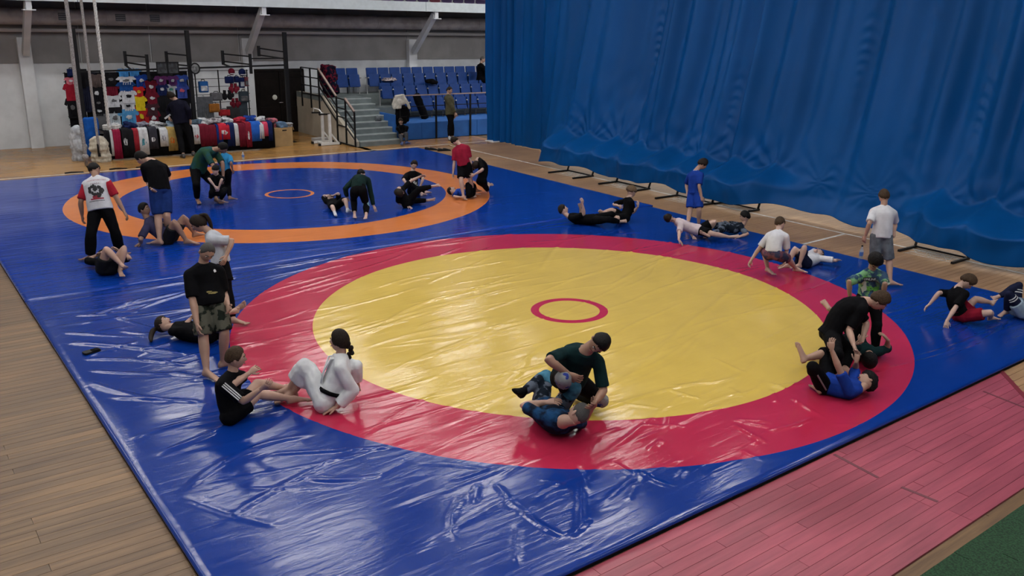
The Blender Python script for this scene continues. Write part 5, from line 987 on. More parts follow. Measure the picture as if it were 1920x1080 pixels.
class Person:
    def __init__(s, key):
        p = POSE[key]; s.H = p['H']; s.J = {k: V3(v) for k, v in p['J'].items()}; s.key = key
        s.slim = .94 if s.H < 1.5 else 1.0
        J = s.J; s.up = (J['neck'] - J['pelvis']).normalized(); s.L = (J['neck'] - J['pelvis']).length
        xm = (J['sx'] + J['hx']).normalized(); s.fwd = xm.cross(s.up).normalized()
    def spine(s, t, bend=.018):
        J = s.J; c = J['pelvis'].lerp(J['neck'], t); return c - s.fwd * bend * s.H * 4 * max(0, t) * max(0, 1 - t)
    def torso(s, mb, sec, e=0.0, n=16, bend=.018):
        rings = []
        for t, hw, hd in sec:
            c = s.spine(t, bend); x = s.J['hx'].lerp(s.J['sx'], min(max(t, 0), 1)); x = (x - s.up * x.dot(s.up)).normalized(); y = x.cross(s.up)
            hw = hw * s.H * s.slim * s.wide + e; hd = hd * s.H * s.wide + e
            rings.append([c + x * hw * math.cos(a) + y * hd * math.sin(a) for a in [2 * math.pi * j / n for j in range(n)]])
        mb.loft(rings)
    wide = 1.0
    def chain(s, A, K, B, t):
        return A.lerp(K, t) if t <= 1 else K.lerp(B, t - 1)
    def limb(s, mb, A, K, B, tab, t0, t1, e=0.0, flare=0.0, k=1.0, n=10):
        N_ = max(4, int((t1 - t0) * 8)); ts = sorted(set([t0 + (t1 - t0) * i / N_ for i in range(N_ + 1)]))
        mb.tube([s.chain(A, K, B, t) for t in ts], [interp(tab, t) * s.H * k + e + flare * ((t - t0) / (t1 - t0)) ** 1.5 for t in ts], n, cap=.35 if e == 0 else 0)
    def arm(s, mb, S, *a, **k): s.limb(mb, s.J['sh' + S], s.J['el' + S], s.J['wr' + S], ARM, *a, **k)
    def leg(s, mb, S, *a, **k): s.limb(mb, s.J['hip' + S], s.J['kn' + S], s.J['an' + S], LEG, *a, **k)
    def footframe(s, S):
        J = s.J; A = J['an' + S]; d = J['to' + S] - A; sh = (J['kn' + S] - A).normalized()
        if A.z < .26 and J['to' + S].z < .17: d.z = 0
        if d.length < .02: d = s.fwd.copy()
        d.normalize(); up = sh - d * sh.dot(d)
        if A.z < .26 and J['to' + S].z < .17 and sh.z > .35: up = Vector((0, 0, 1))
        if up.length < .1: up = Vector((0, 0, 1)) - d * d.z
        up.normalize(); return A, d, up, d.cross(up)
    def foot(s, mb, S, shoe=0.0, toes=None):
        A, d, up, x = s.footframe(S); H = s.H; sole = -.036 * H; rings = []
        for u, hw, hh in ((-.036, .012, .014), (-.03, .019, .024), (-.012, .0215, .030), (.02, .020, .030), (.05, .0225, .0215), (.08, .0265, .0145), (.098, .026, .0105), (.112, .021, .008)):
            hw = hw * H + shoe; hh = hh * H + shoe * .7; c = A + d * (u * H) + up * (sole + hh)
            rings.append([c + x * hw * math.cos(a) + up * hh * math.sin(a) for a in [2 * math.pi * j / 12 for j in range(12)]])
        mb.loft(rings)
        if toes is not None:
            sgn = 1 if S == 'L' else -1      # x points to the person's right of the foot direction
            for k, (o_, l_, r_) in enumerate(((-.019, .133, .0085), (-.008, .132, .0062), (.001, .128, .0058), (.010, .122, .0055), (.018, .114, .0055))):
                p0 = A + d * (.098 * H) + x * (o_ * sgn * H) + up * (sole + .008 * H); p1 = A + d * (l_ * H) + x * (o_ * sgn * 1.08 * H) + up * (sole + .006 * H)
                toes.tube([p0, p0.lerp(p1, .6), p1], [r_ * H, r_ * H * 1.02, r_ * H * .8], 7, cap=.5)
    def hand(s, mb, S, curl=.45, spread=.16):
        J = s.J; W = J['wr' + S]; d = (J['ti' + S] - W).normalized(); H = s.H
        fo = (W - J['el' + S]).normalized()
        if J['ti' + S].z < .13: nrm = Vector((0, 0, -1)); curl = .10; spread = .24
        else:
            nrm = (s.J['pelvis'].lerp(s.J['neck'], .5) - W); nrm = nrm if nrm.length > .05 else -s.fwd
        nrm = (nrm - d * nrm.dot(d));
        if nrm.length < .05: nrm = d.orthogonal()
        nrm.normalize(); x = d.cross(nrm)          # across the palm
        sgn = 1 if S == 'L' else -1; x = x * sgn   # thumb side
        if nrm.z > -.9 and x.dot(s.fwd) < -.2: x = -x
        rings = []
        for u, hw, hh in ((-.012, .0155, .0145), (.004, .0165, .0125), (.025, .0225, .0125), (.045, .0245, .0115), (.056, .0235, .009)):
            c = W + d * (u * H); rings.append([c + x * (hw * H * math.cos(a)) + nrm * (hh * H * math.sin(a)) for a in [2 * math.pi * j / 10 for j in range(10)]])
        mb.loft(rings)
        for k, (o_, l_) in enumerate(((.018, .040), (.0062, .045), (-.0062, .042), (-.0175, .033))):
            a0 = spread * (1.2 - .8 * k) * .8; dd = (d * math.cos(a0) + x * math.sin(a0)).normalized()
            p = W + d * (.052 * H) + x * (o_ * H); pts = [p - dd * .008 * H, p]; ang = curl * .6
            for q, f in enumerate((.45, .30, .25)):
                p = p + (dd * math.cos(ang) + nrm * math.sin(ang)) * (l_ * f * H); pts.append(p); ang += curl
            mb.tube(pts, [.0056 * H, .0056 * H, .0052 * H, .0048 * H, .0038 * H], 7, cap=.5)
        p = W + d * (.012 * H) + x * (.016 * H); dd = (d * .72 + x * .62 + nrm * .25).normalized(); q = p + dd * .026 * H; r = q + (d * .9 + x * .2 + nrm * .3).normalized() * .022 * H
        mb.tube([p, q, r], [.0078 * H, .0066 * H, .005 * H], 7, cap=.5)
    def headframe(s):
        J = s.J; u = (J['head'] - J['neck']).normalized(); f = J['face'].normalized()
        f0 = J['face']; u2 = (Vector((0, 0, 1)) * .0 + u - f * u.dot(f))
        if u2.length < .25: u2 = s.up - f * s.up.dot(f)
        if u2.length < .1: u2 = Vector((0, 0, 1)) - f * f.z
        u2.normalize(); return f, u2, u2.cross(f) * -1 if False else f.cross(u2) * -1
    def hs(s): return s.H * (1 + max(0, 1.72 - s.H) * .33)
HEAD_U = 34; HEAD_V = 24
def head_pts():
    out = []
    for i in range(HEAD_V + 1):
        th = math.pi * i / HEAD_V
        for j in range(HEAD_U):
            ph = 2 * math.pi * j / HEAD_U; out.append((math.sin(th) * math.sin(ph), math.sin(th) * math.cos(ph), math.cos(th)))
    return np.array(out)
HP = head_pts()
HF = [(i * HEAD_U + j, (i + 1) * HEAD_U + j, (i + 1) * HEAD_U + (j + 1) % HEAD_U, i * HEAD_U + (j + 1) % HEAD_U) for i in range(HEAD_V) for j in range(HEAD_U)]
def head_shape(hs, P=HP):
    a, c, b = .0450 * hs, .0575 * hs, .0675 * hs
    x, y, z = P[:, 0], P[:, 1], P[:, 2]
    low = np.clip(-z, 0, 1)
    X = a * x * (1 - .30 * low ** 1.6 * np.clip(y + .4, 0, 1)) * (1 - .25 * low * np.clip(-y, 0, 1))
    Y = c * y
    Y = np.where(y > 0, Y * .93, Y * (1 - .42 * np.clip(-z - .15, 0, 1))); Y = Y + .10 * c * np.clip(-z - .25, 0, 1) * np.clip(y + .1, 0, 1)
    Z = b * z
    fr = np.clip(y, 0, 1) ** 2
    g = lambda u, m, w_: np.exp(-((u - m) / w_) ** 2)
    Y = Y + c * fr * (.26 * g(x, 0, .13) * g(z, -.20, .15) + .11 * g(x, 0, .10) * g(z, -.0, .16) + .05 * g(z, .24, .1) * g(x, 0, .55) + .055 * g(z, -.52, .09) * g(x, 0, .25) + .08 * g(z, -.86, .14) * g(x, 0, .28)
                  - .11 * (g(x, .40, .17) + g(x, -.40, .17)) * g(z, .07, .12) - .03 * g(z, -.42, .05) * g(x, 0, .3))
    return np.stack([X, Y, Z], 1)
def hair_mesh(hs, style, seed):
    th, hlf, nz, fr = dict(buzz=(.006, .52, .001, 40), short=(.014, .46, .004, 34), medium=(.022, .36, .007, 30), curly=(.032, .34, .016, 34), long=(.018, .50, .003, 18), flop=(.026, .36, .006, 22), bald=(.003, .8, 0, 10))[style]
    base = head_shape(hs); x, y, z = HP[:, 0], HP[:, 1], HP[:, 2]
    ang = np.arctan2(np.abs(x), y)     # 0 front, pi back
    hl = np.interp(ang, [0, .55, .95, 1.25, 1.75, 2.3, 3.15], [hlf, hlf - .02, hlf - .28, -.12, -.18, -.42, -.52] if style != 'long' else [hlf, hlf - .04, hlf - .3, -.3, -.4, -.6, -.75])
    hl = hl + np.array([.10 * noise.noise(Vector((p[0] * 5 + seed, p[1] * 5, p[2] * 2))) for p in HP])
    m = np.clip((z - hl + .08) / .36, 0, 1); m = m * m * (3 - 2 * m)
    n_ = base / np.linalg.norm(base, axis=1)[:, None]
    th_ = th * (1 + .35 * np.clip(z, 0, 1))
    if style == 'flop': th_ = th_ * (1 + .5 * np.clip(y, 0, 1))
    ns = np.array([noise.noise(Vector(p * fr) + Vector((seed * 3.1, 0, 0))) for p in base * 6])
    off = m * (th_ + nz * ns) - (1 - m) * .010
    return base + n_ * off[:, None]
SKIN = {}
def skin(k):
    c = dict(fair=(.43, .265, .20), pale=(.48, .325, .265), tan=(.30, .17, .118), mid=(.37, .225, .165))[k]
    return mat('skin_' + k, c, .55, spec=.35, var=.12, vscale=5)
def hairmat(k):
    v_ = .12 if k == 'grey' else .35
    c = dict(black=(.008, .007, .007), dark=(.018, .012, .009), brown=(.055, .034, .020), fair=(.13, .085, .05), grey=(.065, .062, .060))[k]
    return mat('hair_' + k, c, .6, spec=.12, var=v_, vscale=90, bump=.5, bscale=160)
def person(key, label, look, garments, hair=('short', 'dark'), vox=.016, extra=None, wide=1.0, shoes=None, bend=.018, group=None, curl=.45):
    P = Person(key); P.wide = wide; J = P.J; H = P.H; hs = P.hs()
    base = J['pelvis'].copy(); base.z = 0.0 if min(J[k].z for k in ('anL', 'anR', 'pelvis')) > 5 else .0
    root = thing('person', (base.x, base.y, ZM if J['pelvis'].x > -15.1 else 0), label, 'person', group)
    mb = MB()
    P.torso(mb, BODY, bend=bend)
    for S in 'LR':
        mb.ell(J['sh' + S], (.034 * H,) * 3); mb.ell(J['hip' + S], (.057 * H,) * 3)
        # shoulder bridge to the neck
        mb.tube([P.spine(.98, bend), J['sh' + S]], [.031 * H, .030 * H], 10)
        P.arm(mb, S, 0, 2); P.leg(mb, S, 0, 2)
        mb.tube([J['pelvis'], J['hip' + S]], .058 * H, 10)
        P.foot(mb, S)
    hc = J['head']; f, u, l = P.headframe()
    mb.tube([J['neck'] - P.up * .03 * H, J['neck'], hc - u * .03 * hs - f * .012 * hs], [.040 * H, .036 * H, .032 * H], 12)
    hd = MB(); F3 = Matrix((l, f, u)).transposed()
    pts = [hc + F3 @ Vector(p) for p in head_shape(hs)]; hd.add(pts, HF)
    for s_ in (-1, 1):
        c = hc + F3 @ Vector((s_ * .0455 * hs, -.004 * hs, -.004 * hs)); hd.ell(c, (.006 * hs, .011 * hs, .019 * hs), M=F3 @ Matrix.Rotation(s_ * .35, 3, 'Z'), nu=8, nv=6)
    for S in 'LR':
        P.hand(hd, S, curl=curl)
        if not shoes and not any(g[0] == 'sock' for g in garments): P.foot(MB(), S, toes=hd)
    o = mb.build('body', skin(look), root)
    md = o.modifiers.new('r', 'REMESH'); md.mode = 'VOXEL'; md.voxel_size = vox
    sm = o.modifiers.new('s', 'SMOOTH'); sm.factor = .5; sm.iterations = 3
    off = org(root); PENDING.append((o, 0, 1, ([tuple(Vector(p) - off) for p in hd.v], hd.f)))
    # face
    for s_ in (-1, 1):
        e = MB(); c = hc + F3 @ Vector((s_ * .0178 * hs, .0455 * hs, .0045 * hs)); e.ell(c, (.0075 * hs, .005 * hs, .0042 * hs), M=F3, nu=8, nv=6)
        e.ell(c + f * .0032 * hs, (.0034 * hs, .0026 * hs, .0034 * hs), M=F3, nu=8, nv=6, mi=1); 
        e.build('eye', [mat('eye_white', (.55, .53, .5), .3), mat('eye_dark', (.01, .007, .005), .25)], root, smooth=True)
        b = MB(); b.tube([hc + F3 @ Vector((s_ * q * hs, y_ * hs, z_ * hs)) for q, y_, z_ in ((.008, .0555, .0165), (.018, .0535, .0195), (.0275, .0455, .0160))], .0024 * hs, 6); b.build('eyebrow', hairmat(hair[1] if hair[1] != 'fair' else 'brown'), root)
    m = MB(); m.ell(hc + F3 @ Vector((0, .0535 * hs, -.0345 * hs)), (.0125 * hs, .0055 * hs, .0036 * hs), M=F3, nu=10, nv=6); m.build('mouth', mat('lips', (.28, .10, .09), .5), root, smooth=True)
    if hair[0] != 'none':
        hm = MB(); hm.add([hc + F3 @ Vector(p) for p in hair_mesh(hs, hair[0], len(key))], HF); hm.build('hair', hairmat(hair[1]), root, smooth=True)
    built = {}
    for g in garments:
        kind, mname = g[0], g[1]; k = g[2] if len(g) > 2 else {}
        e = k.get('e', .013 if vox < .02 else .017); mb = MB(); nm = kind; M_ = mname
        if kind in ('t_shirt', 'long_sleeve_top', 'jacket', 'rash_guard'):
            sl = k.get('sleeve', .85 if kind in ('t_shirt', 'rash_guard') else 1.93)
            if kind == 'rash_guard': e = k.get('e', .008)
            P.torso(mb, shirt_sec(k.get('hem', -.10)), e, bend=bend)
            for S in 'LR':
                mb.ell(J['sh' + S], (.033 * H + e * .8,) * 3); mb.tube([P.spine(.95, bend), J['sh' + S]], [.034 * H + e, .032 * H + e * .9], 10)
                if sl > 0 and k.get('sleeves', 1): P.arm(mb, S, 0, sl, e=e * .9, flare=k.get('flare', .014 if sl < 1 else .006))
                if sl > 1.1: mb.ell(J['el' + S], (.025 * H + e * 1.4,) * 3)
            if k.get('skirt'):
                pass
        elif kind in ('shorts', 'trousers', 'leggings'):
            ln = k.get('len', {'shorts': .82, 'trousers': 1.86, 'leggings': 1.9}[kind])
            if kind == 'leggings': e = .006
            P.torso(mb, [(-.145, .05, .052), (-.09, .080, .064), (0, .094, .068), (.12, .091, .065), (.2, .088, .064)], e, bend=bend)
            for S in 'LR':
                mb.ell(J['hip' + S], (.058 * H + e,) * 3); mb.tube([J['pelvis'], J['hip' + S]], .058 * H + e, 10)
                P.leg(mb, S, 0, ln, e=e, flare=k.get('flare', .022 if kind == 'shorts' else .004))
                if ln > 1.1: mb.ell(J['kn' + S], (.0355 * H + e * 1.5,) * 3)
        elif kind == 'sleeve':
            for S in 'LR':
                q = MB(); q.ell(J['sh' + S], (.034 * H + .016,) * 3); P.arm(q, S, 0, k.get('sleeve', .85), e=.016, flare=.012); remesh_now(q, vox, 'sleeve', M_, .004, 11, 2, root)
            continue
        elif kind == 'knee_pad':
            for S in k.get('sides', 'LR'):
                q = MB(); P.leg(q, S, .74, 1.26, e=.016); kn = J['kn' + S]; q.ell(kn, (.044 * H,) * 3); remesh_now(q, min(vox, .014), 'knee_pad', M_, .003, 20, 2, root)
            continue
        elif kind == 'sock':
            for S in 'LR':
                q = MB(); P.foot(q, S, shoe=.006); P.leg(q, S, 1.78, 2.0, e=.006); remesh_now(q, vox, 'sock', M_, .002, 20, 2, root)
            continue
        elif kind == 'belt':
            q = MB(); t = k.get('t', .16); c = P.spine(t, bend); x = J['hx']; y = x.cross(P.up); n = 24
            ring = [c + x * (.100 * H + .022) * math.cos(a) + y * (.074 * H + .022) * math.sin(a) for a in np.linspace(0, 2 * math.pi, n + 1)]
            q.tube(ring, .010, 6, ry=.024, x=P.up.cross(ring[1] - ring[0])); q.build('belt', M_, root, smooth=True); continue
        built[kind] = remesh_now(mb, k.get('vox', vox), nm, M_, k.get('amp', .006), k.get('freq', 10), 2, root)
    if shoes:
        for S in 'LR':
            q = MB(); P.foot(q, S, shoe=.010); q.build('shoe', shoes, root, smooth=True)
    P.root = root; P.built = built; P.F3 = F3; P.hc = hc; P.hs_ = hs
    return P
def braid(P, pts, r, name, m, beads=True):
    q = MB(); pts = [Vector(p) for p in pts]; n = 14 if beads else 8
    def at(t):
        k = min(int(t * (len(pts) - 1)), len(pts) - 2); return pts[k].lerp(pts[k + 1], t * (len(pts) - 1) - k)
    if beads:
        for i in range(n):
            t = i / (n - 1); s_ = 1 if i % 2 else -1; d = (at(min(1, t + .05)) - at(max(0, t - .05))).normalized(); sd = d.orthogonal().normalized()
            q.ell(at(t) + sd * s_ * r * .35, (r * (1 - .45 * t),) * 3, nu=8, nv=6)
    else:
        ts = np.linspace(0, 1, 9); q.tube([at(t) for t in ts], [r * (.6 + 1.2 * t - 1.5 * t * t + .1) for t in ts], 9, cap=.6)
    q.build(name, m, P.root, smooth=True)
c_black = cloth('black', (.003, .003, .004), .2); c_char = cloth('charcoal', (.012, .012, .014)); c_white = cloth('white', (.56, .565, .60), .07); c_navy = cloth('navy', (.010, .013, .035))
c_blue = cloth('kitblue', (.010, .04, .26)); c_red = cloth('red', (.26, .012, .035)); c_grey = cloth('grey', (.22, .23, .25)); c_teal = cloth('darkteal', (.006, .022, .024)); c_green = cloth('darkgreen', (.008, .022, .020))
c_gi = cloth('gi_white', (.60, .61, .62), .06, rough=.9); c_camo = cloth('camo', (.085, .085, .065), col2=(.012, .016, .012), lo=.45, hi=.5); c_olive = cloth('olive', (.065, .06, .035))
c_print = cloth('printed', (.16, .34, .16), col2=(.03, .06, .11), lo=.46, hi=.53); c_pat = cloth('patterned', (.10, .12, .16), col2=(.008, .012, .02), lo=.48, hi=.54); c_lt = cloth('lightgrey', (.40, .42, .46), .1)
c_sky = cloth('skyblue', (.03, .22, .45)); c_slate = cloth('slate', (.035, .034, .075)); c_pad = cloth('pad_grey', (.14, .17, .18), .3); c_pad2 = cloth('pad_blue', (.05, .16, .24), .3); c_padw = cloth('pad_greyblue', (.20, .21, .21), col2=(.02, .035, .20), lo=.41, hi=.43)
c_rash = cloth('rash_blue', (.012, .055, .14), col2=(.006, .010, .022), lo=.45, hi=.62); c_multi = cloth('multicolour', (.15, .06, .08), col2=(.03, .035, .07), lo=.46, hi=.54); c_pale = cloth('pale', (.55, .46, .48), .12)
c_tealgreen = cloth('teal_green', (.012, .055, .075), col2=(.02, .06, .03), lo=.4, hi=.7)
N = .0125
PP = {}
PP['grey_man'] = person('grey_man', 'man with grey cropped hair, black t-shirt and camouflage shorts, standing barefoot', 'mid',
    [('shorts', c_camo, dict(len=.92, flare=.03)), ('t_shirt', c_black, dict(hem=-.20, e=.016))], ('buzz', 'grey'), N, wide=1.06)
P = PP['hip_girl'] = person('hip_girl', 'girl with ponytail, light grey t-shirt and black shorts over leggings, hand on hip', 'mid',
    [('leggings', c_black), ('shorts', c_black, dict(len=.62)), ('t_shirt', c_lt, dict(hem=-.08, e=.022))], ('long', 'dark'), N)
hb = P.hc + P.F3 @ Vector((0, -.05 * P.hs_, .05 * P.hs_)); back = P.F3 @ Vector((0, -1, 0)); back.z = 0; back.normalize()
braid(P, [hb, hb + back * .07 + Vector((0, 0, .01)), hb + back * .12 + Vector((0, 0, -.09)), hb + back * .14 + Vector((0, 0, -.22))], .032, 'ponytail', hairmat('dark'), False)
P = PP['lying_girl'] = person('lying_girl', 'girl in black lying on her back on the blue mat, dark ponytail spread out', 'fair',
    [('trousers', c_black), ('t_shirt', c_black, dict(hem=-.03))], ('long', 'dark'), N)
hb = P.hc + P.F3 @ Vector((.0, -.05 * P.hs_, .02 * P.hs_)); braid(P, [hb, hb + Vector((.06, -.08, .0)), Vector((hb.x + .14, hb.y - .13, .1)), Vector((hb.x + .26, hb.y - .16, .085))], .035, 'ponytail', hairmat('dark'), False)
PP['stripe_boy'] = person('stripe_boy', 'boy in black t-shirt with white sleeve stripes sitting with knees drawn up', 'fair',
    [('shorts', c_black, dict(len=.62)), ('t_shirt', c_black, dict(hem=-.04))], ('short', 'brown'), N, bend=.04)
P = PP['gi_girl'] = person('gi_girl', 'girl in white judo suit with black belt and long dark braid, sitting leaning back', 'fair',
    [('trousers', c_gi, dict(len=1.5, flare=.03, e=.020, amp=.013, freq=8)), ('jacket', c_gi, dict(sleeve=1.82, e=.020, flare=.022, hem=-.10, amp=.013, freq=8)), ('belt', c_black, dict(t=.2))], ('long', 'dark'), N, bend=.03)
hb = P.hc + P.F3 @ Vector((0, -.055 * P.hs_, -.01 * P.hs_)); bk = -P.fwd
braid(P, [hb, hb + bk * .05 + Vector((0, 0, -.06)), P.J['neck'] + bk * .075, P.spine(.75) + bk * .125, P.spine(.58) + bk * .125], .030, 'braid', hairmat('dark'))
PP['kneel_man'] = person('kneel_man', 'man in dark green rash guard kneeling over a lying man, blue and white knee pads', 'tan',
    [('leggings', c_black), ('rash_guard', c_teal, dict(hem=-.1)), ('knee_pad', c_padw)], ('short', 'black'), N, wide=1.1, bend=.03)
PP['buzz_man'] = person('buzz_man', 'man with shaved grey head in blue-black rash guard lying on his back, legs raised', 'fair',
    [('leggings', c_pat), ('rash_guard', c_rash, dict(hem=-.1)), ('knee_pad', c_pad2), ('sock', c_black)], ('buzz', 'grey'), N, wide=1.12)
PP['bent_boy'] = person('bent_boy', 'young man all in black bending over the boy in blue, brown hair', 'fair',
    [('trousers', c_black), ('t_shirt', c_black, dict(hem=-.16))], ('medium', 'brown'), N, wide=1.05, bend=.05)
PP['curly_boy'] = person('curly_boy', 'boy with dark curly hair and blue t-shirt lying on his back, both arms raised', 'mid',
    [('shorts', c_black, dict(len=1.22, flare=.01)), ('t_shirt', c_blue, dict(hem=-.06))], ('curly', 'black'), N)
PP['teal_boy'] = person('teal_boy', 'boy in dark teal long sleeves lying on his back behind the boy in blue', 'mid',
    [('shorts', c_black, dict(len=.8)), ('long_sleeve_top', c_teal, dict(sleeve=1.2))], ('medium', 'black'), N)
PP['print_boy'] = person('print_boy', 'boy in green and blue patterned t-shirt with lettering, black trousers, looking down', 'mid',
    [('trousers', c_black), ('t_shirt', c_print, dict(sleeve=1.0, hem=-.18, e=.02))], ('medium', 'black'), N)
PP['white_back'] = person('white_back', 'boy in white t-shirt and grey shorts standing with his back turned near the curtain', 'fair',
    [('shorts', cloth('greyshorts', (.13, .15, .17), .25), dict(len=.95)), ('t_shirt', c_white, dict(hem=-.12, e=.018))], ('short', 'brown'), .014)
PP['crouch_boy'] = person('crouch_boy', 'boy in white t-shirt and patterned dark shorts crouching over a lying boy', 'pale',
    [('shorts', c_multi, dict(len=.85)), ('t_shirt', c_white, dict(hem=-.02))], ('short', 'brown'), .014, bend=.04)
PP['white_lying'] = person('white_lying', 'small boy in white t-shirt and navy shorts lying with one arm stretched out', 'pale',
    [('shorts', c_navy, dict(len=.75)), ('t_shirt', c_white, dict(hem=-.04))], ('short', 'brown'), .014)
PP['pale_boy'] = person('pale_boy', 'boy in pale pinkish t-shirt and black shorts propped on one hand', 'pale',
    [('shorts', c_black, dict(len=.7)), ('t_shirt', c_pale, dict(hem=-.02))], ('short', 'dark'), .014)
PP['pattern_boy'] = person('pattern_boy', 'dark haired boy in black-grey patterned clothes leaning back beside the pale t-shirt boy', 'fair',
    [('leggings', c_pat), ('long_sleeve_top', c_pat, dict(sleeve=.9))], ('medium', 'black'), .014, bend=.04)
PP['blue_boy'] = person('blue_boy', 'boy in plain blue football kit standing before the curtain, head bowed', 'fair',
    [('shorts', c_blue, dict(len=.85)), ('t_shirt', c_blue, dict(hem=-.10))], ('medium', 'dark'), .015)
PP['black_lying'] = person('black_lying', 'boy all in black lying on the blue mat, head raised and one fist up', 'pale',
    [('trousers', c_black), ('t_shirt', c_black, dict(hem=-.06))], ('short', 'dark'), .016)
PP['black_sitting'] = person('black_sitting', 'fair haired boy in black t-shirt sitting over the legs of a boy lying in black', 'pale',
    [('shorts', c_black, dict(len=.85)), ('t_shirt', c_black, dict(hem=-.04))], ('flop', 'fair'), .016, bend=.04)
PP['red_shorts'] = person('red_shorts', 'boy in black t-shirt and red shorts sitting on the blue mat, propped on a hand', 'pale',
    [('shorts', cloth('redshorts', (.20, .008, .022)), dict(len=.72)), ('t_shirt', c_black, dict(hem=-.04))], ('flop', 'brown'), N, bend=.05)
PP['pads_boy'] = person('pads_boy', 'person in pale blue shorts with dark striped knee sleeves lying on the mat', 'pale',
    [('leggings', c_navy), ('shorts', cloth('paleblue', (.26, .34, .42), .15), dict(len=.5)), ('t_shirt', c_lt, dict(hem=-.04)), ('belt', c_black, dict(t=.12))], ('short', 'brown'), N)
PP['red_tee'] = person('red_tee', 'boy in crimson t-shirt and black shorts standing on the orange ring, back turned', 'pale',
    [('shorts', c_black, dict(len=.8)), ('t_shirt', c_red, dict(hem=-.10, e=.02))], ('short', 'dark'), .017)
PP['kneel_print'] = person('kneel_print', 'kneeling boy in black with white back print beside the crimson t-shirt boy', 'pale',
    [('trousers', c_black), ('t_shirt', c_black, dict(hem=-.06))], ('short', 'dark'), .018, bend=.06)
PP['lying_blue'] = person('lying_blue', 'boy in blue and black lying with his head on the orange ring', 'pale',
    [('shorts', c_black, dict(len=.85)), ('t_shirt', c_blue, dict(hem=-.04))], ('short', 'dark'), .018)
PP['sit_print'] = person('sit_print', 'boy in black printed t-shirt sitting on the inner edge of the orange ring', 'pale',
    [('trousers', c_black), ('t_shirt', c_black, dict(hem=-.06))], ('short', 'dark'), .018, bend=.04)
PP['reach_boy'] = person('reach_boy', 'boy in black propped on the mat, one arm reaching up, one leg out', 'pale',
    [('trousers', c_black), ('t_shirt', c_black, dict(hem=-.06))], ('medium', 'dark'), .018)
PP['green_bend'] = person('green_bend', 'boy in dark green long sleeved top bending down inside the orange ring', 'pale',
    [('trousers', c_black), ('long_sleeve_top', c_green, dict(hem=-.02)), ('knee_pad', cloth('padsky', (.22, .42, .5)), dict(sides='R'))], ('short', 'black'), .018, bend=.05)
PP['knees_up'] = person('knees_up', 'boy in black lying on his back with white socks and raised knees', 'pale',
    [('shorts', c_black, dict(len=.8)), ('t_shirt', c_black, dict(hem=-.06)), ('sock', c_white)], ('short', 'dark'), .018)
PP['big_man'] = person('big_man', 'large man in teal and green t-shirt and black trousers bending far forward', 'tan',
    [('trousers', c_black), ('t_shirt', c_tealgreen, dict(hem=-.06))], ('short', 'black'), .018, wide=1.18, bend=.05)
PP['crouched_child'] = person('crouched_child', 'child in black held low in front of the large bending man', 'pale',
    [('trousers', c_black), ('t_shirt', c_black, dict(hem=-.06))], ('short', 'black'), .018, bend=.05)
PP['sky_tee'] = person('sky_tee', 'small boy in bright sky blue t-shirt standing behind the large bending man', 'tan',
    [('trousers', c_black), ('t_shirt', c_sky, dict(hem=-.06))], ('short', 'black'), .018)
PP['navy_shorts'] = person('navy_shorts', 'young man in black t-shirt and dark blue shorts standing with head bowed', 'fair',
    [('shorts', cloth('shortsblue', (.010, .028, .13)), dict(len=.9)), ('t_shirt', c_black, dict(hem=-.06))], ('short', 'black'), .016, wide=1.05)
PP['grin_man'] = person('grin_man', 'young man in slate purple t-shirt half lying on one elbow, knees bent', 'tan',
    [('shorts', c_char, dict(len=.7)), ('t_shirt', c_slate, dict(hem=-.06))], ('short', 'black'), .015, wide=1.03)
PP['back_print'] = person('back_print', 'man in white t-shirt with red sleeves and printed back, black trousers, legs apart', 'tan',
    [('trousers', c_black, dict(e=.013, flare=.025)), ('t_shirt', c_white, dict(hem=-.10, sleeves=0, e=.027)), ('sleeve', cloth('sleevered', (.32, .015, .03)))], ('short', 'black'), .015, wide=1.06)
PP['bare_knees'] = person('bare_knees', 'boy in dark clothes lying on his back, bare knees raised beneath the printed-back man', 'fair',
    [('shorts', c_char, dict(len=.55)), ('t_shirt', c_black, dict(hem=-.06))], ('short', 'dark'), .015)
PP['vendor'] = person('vendor', 'person in dark clothes standing at the clothes stall with back turned', 'mid',
    [('trousers', c_black), ('jacket', cloth('darknavy', (.005, .005, .013)), dict(hem=-.14, e=.022))], ('medium', 'dark'), .022, wide=1.1, shoes=mat('shoe_dark', (.03, .03, .03), .5))
PP['seated_child'] = person('seated_child', 'child in black jacket sitting on the lowest grey stair', 'mid',
    [('trousers', cloth('dkgrey', (.05, .05, .055))), ('jacket', c_black, dict(hem=-.08, e=.02))], ('short', 'dark'), .02, shoes=mat('shoe_blue', (.03, .06, .18), .5), bend=.05)
PP['olive_boy'] = person('olive_boy', 'boy in olive jacket and dark trousers standing at the bleacher railing', 'mid',
    [('trousers', c_black), ('jacket', c_olive, dict(hem=-.2, e=.035))], ('short', 'dark'), .02, shoes=mat('shoe_light', (.32, .32, .32), .5))
# a man high on the top seats
PP['top_man'] = person('top_man', 'grey haired man in black coat sitting on the top bleacher row by the curtain', 'fair',
    [('trousers', c_black), ('jacket', c_black, dict(hem=-.1, e=.05))], ('buzz', 'grey'), .022, shoes=M_blackmetal, wide=1.1)
flush()

